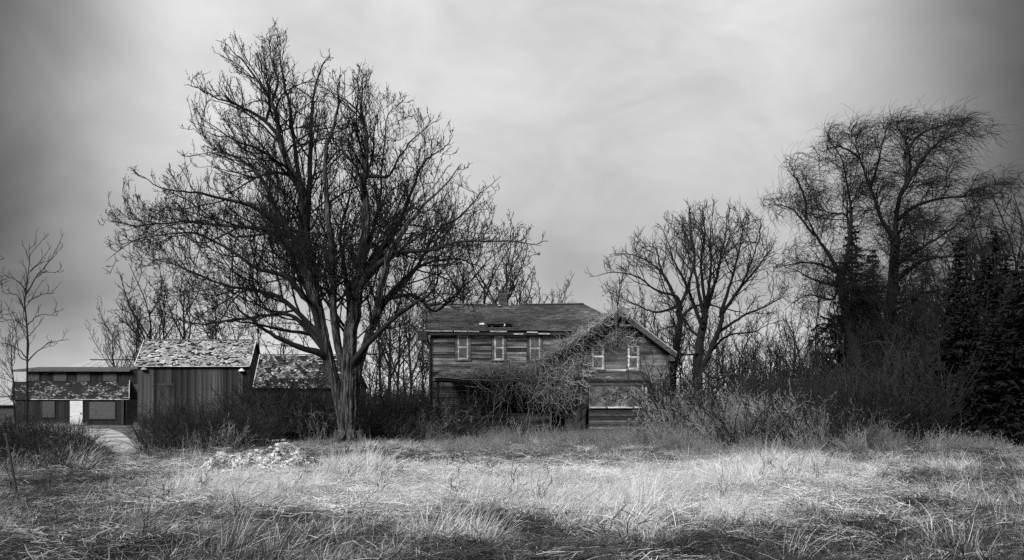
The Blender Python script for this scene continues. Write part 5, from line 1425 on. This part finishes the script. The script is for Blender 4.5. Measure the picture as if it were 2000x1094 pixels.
def vines():
    rng = np.random.default_rng(31)
    T = empty('dead_vine', (3.3, 42.4, 0), 'leafless vine swallowing the porch and the left half of the gable', 'vine')
    g = G()
    def put(paths, r0, r1, tone=(.6, 1.4), sides=3):
        n = paths.shape[1]
        V, fa = tubes(paths, rng.uniform(.7, 1.4, (len(paths), 1)) * np.linspace(r0, r1, n)[None], sides)
        g.add(V, fa, np.repeat(rng.uniform(tone[0], tone[1], len(paths)), n * sides))
    XP, ZP, XLf, ZLf, YF = 5.11, 6.16, 1.35, 3.55, 42.45
    roofz = lambda x: ZLf + (x - XLf) * (ZP - ZLf) / (XP - XLf)
    # on the long left slope of the wing roof
    N = 480; t = rng.uniform(0, 1, N) ** 1.15; x = XLf - .25 + t * 3.7; y = rng.uniform(YF, 45.9, N)
    q = crawl(rng, np.stack([x, y, roofz(x) + rng.uniform(.03, .22, N)], -1), (1, 1, .55), 9, .10, .06, .5, (-.08, -.04, -.05))
    put(q, .012, .006)
    # fringe along the left barge and over the gable top
    N = 330; t = rng.uniform(0, 1, N); x = XLf + t * (XP - XLf + .45); z = np.where(x < XP, roofz(x), ZP - (x - XP) * .75)
    q = crawl(rng, np.stack([x, np.full(N, YF - .08) + rng.normal(0, .08, N), z + rng.normal(-.02, .09, N)], -1), (1, .25, 1), 8, .09, .06, .55)
    put(q, .013, .006)
    # the left part of the gable wall
    N = 480; x = rng.uniform(1.6, 3.6, N); z = 1.6 + rng.uniform(0, 1, N) * (roofz(x) - 1.7)
    q = crawl(rng, np.stack([x, rng.uniform(42.55, 42.95, N), z], -1), (1, .15, 1), 9, .12, .16, .45)
    put(q, .016, .007)
    N = 150; x = rng.uniform(3.7, 6.0, N); q = crawl(rng, np.stack([x, rng.uniform(42.6, 42.92, N), 4.75 + rng.uniform(0, .8, N) - abs(x - 5.1) * .5], -1), (1, .1, 1), 9, .10, .10, .5); put(q, .011, .006)
    # porch roof litter
    N = 1100; u = rng.uniform(0, 1, N); x = -1.9 + u * 4.3; v = rng.uniform(0, 1, N); y = 43.3 + v * 2.5; z = 2.98 + v * .55 + rng.uniform(0, .10 + .30 * u, N)
    q = crawl(rng, np.stack([x, y, z], -1), (1, 1, .4), 7, .08, .03, .6); put(q, .010, .005, (.7, 1.6))
    # hanging curtain in front of the porch, denser towards the gable
    N = 420; u = rng.beta(2.2, .9, N); x = -2.7 + u * 6.3; z = 2.15 + rng.uniform(.0, 1.0, N) + .5 * u
    q = crawl(rng, np.stack([x, rng.uniform(42.65, 43.25, N), z], -1), (1, .25, .8), 13, .13, .22, .42); put(q, .014, .007)
    N = 45; x = rng.uniform(-3.0, 2.0, N); q = crawl(rng, np.stack([x, rng.uniform(42.6, 43.2, N), np.full(N, .3)], -1), (.5, .3, 1), 14, .15, -.30, .42); put(q, .016, .007)
    # arches of the mound between porch and gable
    N = 300; x = rng.normal(2.3, .75, N); z = 2.55 + rng.normal(.1, .4, N); q = crawl(rng, np.stack([x, rng.uniform(42.2, 42.8, N), z], -1), (1, .5, 1), 14, .13, .10, .5); put(q, .015, .007, (.7, 1.5))
    # right of the bay, thin
    N = 130; x = rng.uniform(6.3, 7.3, N); q = crawl(rng, np.stack([x, rng.uniform(42.6, 42.95, N), .6 + rng.uniform(0, 1, N) ** 1.6 * 2.6], -1), (.7, .12, 1), 10, .12, -.12, .4); put(q, .011, .006, (.5, 1.0))
    g.build('tangle', MT['vine'], T, kind='stuff')
    # the thick stem
    g = G()
    for k in range(16):
        x0 = 3.02 + .45 * rng.uniform(0, 1); pts = [(x0 + rng.normal(0, .06) + (.12 * (i == 0)), 42.35 + rng.normal(0, .10), z) for i, z in enumerate((-.1, .5, 1.1, 1.7, 2.3, 2.9))]
        q = spline(pts, 18); V, fa = tubes(q[None], (np.linspace(.17, .06, 18) * rng.uniform(.6, 1.1))[None], 7); g.add(V, fa, rng.uniform(.6, 1.3))
    g.build('stem', MT['vinetrunk'], T, smooth=True)


vines()

# ------------------------------------------------------------------ small things in the field
def rubble_pile():
    rng = np.random.default_rng(17)
    R_ = empty('rubble_pile', (-6.35, 22.3, 0), 'low two-humped heap of pale rubble in the grass left of the maple', 'rubble pile')
    def hz(x, y):
        a = .60 * np.exp(-((x + 5.55) / .62) ** 2 - ((y - 22.3) / .55) ** 2) + .46 * np.exp(-((x + 6.55) / .85) ** 2 - ((y - 22.3) / .6) ** 2) + .28 * np.exp(-((x + 7.4) / .4) ** 2 - ((y - 22.2) / .4) ** 2)
        return a + .05 * np.sin(6 * x + 2 * y) * np.sin(5 * y - 3 * x) * (a > .05) - .05
    nx, ny = 70, 40; X, Y = np.meshgrid(np.linspace(-8.3, -4.4, nx), np.linspace(20.9, 23.8, ny))
    g = G(); i = (np.arange(ny - 1)[:, None] * nx + np.arange(nx - 1)[None]).ravel()
    g.add(np.stack([X, Y, hz(X, Y) + rng.normal(0, .012, X.shape)], -1).reshape(-1, 3), np.stack([i, i + 1, i + 1 + nx, i + nx], -1), .5); g.build('core', MT['rubble'], R_)
    g = G(); n = 0
    while n < 13000:
        x, y = rng.uniform(-8.0, -4.7), rng.uniform(21.1, 23.6); h = float(hz(x, y))
        if h < .03 or rng.random() > .25 + h * 3: continue
        s = rng.uniform(.008, .030) if rng.random() > .02 else rng.uniform(.03, .065); V = rng.normal(size=(8, 3)) * .25 + np.array([(a, b, c) for a in (-1, 1) for b in (-1, 1) for c in (-1, 1)]); V *= s * np.array((1, .8, .5)) 
        an = rng.uniform(0, 6.28); c, s_ = math.cos(an), math.sin(an); V = np.stack([V[:, 0] * c - V[:, 1] * s_, V[:, 0] * s_ + V[:, 1] * c, V[:, 2]], -1) + (x, y, h + .01)
        patch = math.sin(7 * x + 3 * y) * math.sin(9 * y - 4 * x + 2)
        g.add(V, [[0, 1, 3, 2], [4, 6, 7, 5], [0, 4, 5, 1], [2, 3, 7, 6], [0, 2, 6, 4], [1, 5, 7, 3]], rng.choice([1.3, 1.0, .7, .25]) if patch < .5 else rng.choice([.7, .35, .2])); n += 1
    g.build('rubble', MT['rubble'], R_, kind='stuff')


rubble_pile()


def small_things():
    rng = np.random.default_rng(3)
    g = G(); b, t = P(39, 992, 14.9), P(11, 846, 14.9); b[2] = -.1
    V, fa = tubes(np.stack([b, b * .5 + t * .5, t])[None], np.full((1, 3), .022), 8); g.add(V, fa); g.beam(t - (0.03, 0, .02), t + (.03, 0, -.01), .03, .03)
    setp(g.build('metal_stake', MT['metal'], loc=(b[0], b[1], 0)), 'thin leaning metal stake in the grass in front of the dark brambles', 'stake')
    g = G(); a, c = P(512, 861.5, 36.0), P(557, 859, 36.0); g.beam(a, c, .12, .06, .9)
    setp(g.build('fallen_plank', MT['trim'], loc=tuple(a)), 'pale plank lying in the brambles behind the rubble heap', 'plank')
    # dark dead shrub in front of the maple
    def shrub(px, Y, H, N, label, m_, seed, rad=.12, lean=.5):
        r = np.random.default_rng(seed); V, f, tn = twigs(r, N, rad, H, lean, (.02, 0), (2.2, 2.4), .006, .08)
        x = (px - 1000) / F * Y; o = bpy.data.objects.new('dead_shrub', mesh_of('dead_shrub', V, f, tn, MT[m_])); SC.collection.objects.link(o); o.location = (x, Y, float(ground(x, Y)))
        setp(o, label, 'shrub', 'dead shrubs and saplings in the open grass')
    shrub(672, 26, .9, 14, 'small dark dead shrub standing in front of the maple trunk', 'bramble', 401, .08, .3)
    shrub(1228, 10.4, .6, 6, 'thin dark weed stalks standing in the tall pale grass tuft', 'bramble', 402, .05, .15)
    shrub(1232, 40, 2.5, 3, 'pale branching dead sapling in front of the boarded bay window', 'weed', 403, .06, .3)
    shrub(1020, 39, 1.9, 7, 'pale forked dead shrub in front of the porch', 'weed', 404, .15, .7)
    shrub(955, 40.5, 3.0, 4, 'tall thin dead sapling in front of the dark porch opening', 'weed', 405, .2, .3)
    shrub(905, 41, 2.3, 5, 'thin dead sapling by the left end of the porch', 'weed', 406, .2, .4)
    shrub(1158, 25.5, .7, 10, 'small upright dark weed at the wheel rut below the vine stem', 'bramble', 407, .12, .3)
    shrub(300, 29, 2.0, 12, 'upright bare shrub beside the gravel path end', 'bramble', 408, .35, .3)
    shrub(345, 31, 2.6, 14, 'taller bare shrub right of the gravel path in front of the barn', 'bramble', 409, .35, .35)
    shrub(890, 24.0, .6, 7, 'tiny dark weed in the short grass below the farmhouse', 'bramble', 410, .1, .3)
    shrub(1460, 26, 1.5, 5, 'thin lone dead stalk at the grass edge of the brush bank', 'weed', 411, .05, .25)


small_things()
print('faces', sum(len(o.data.polygons) for o in SC.objects if o.type == 'MESH'), 'unique', sum(len(m.polygons) for m in bpy.data.meshes))
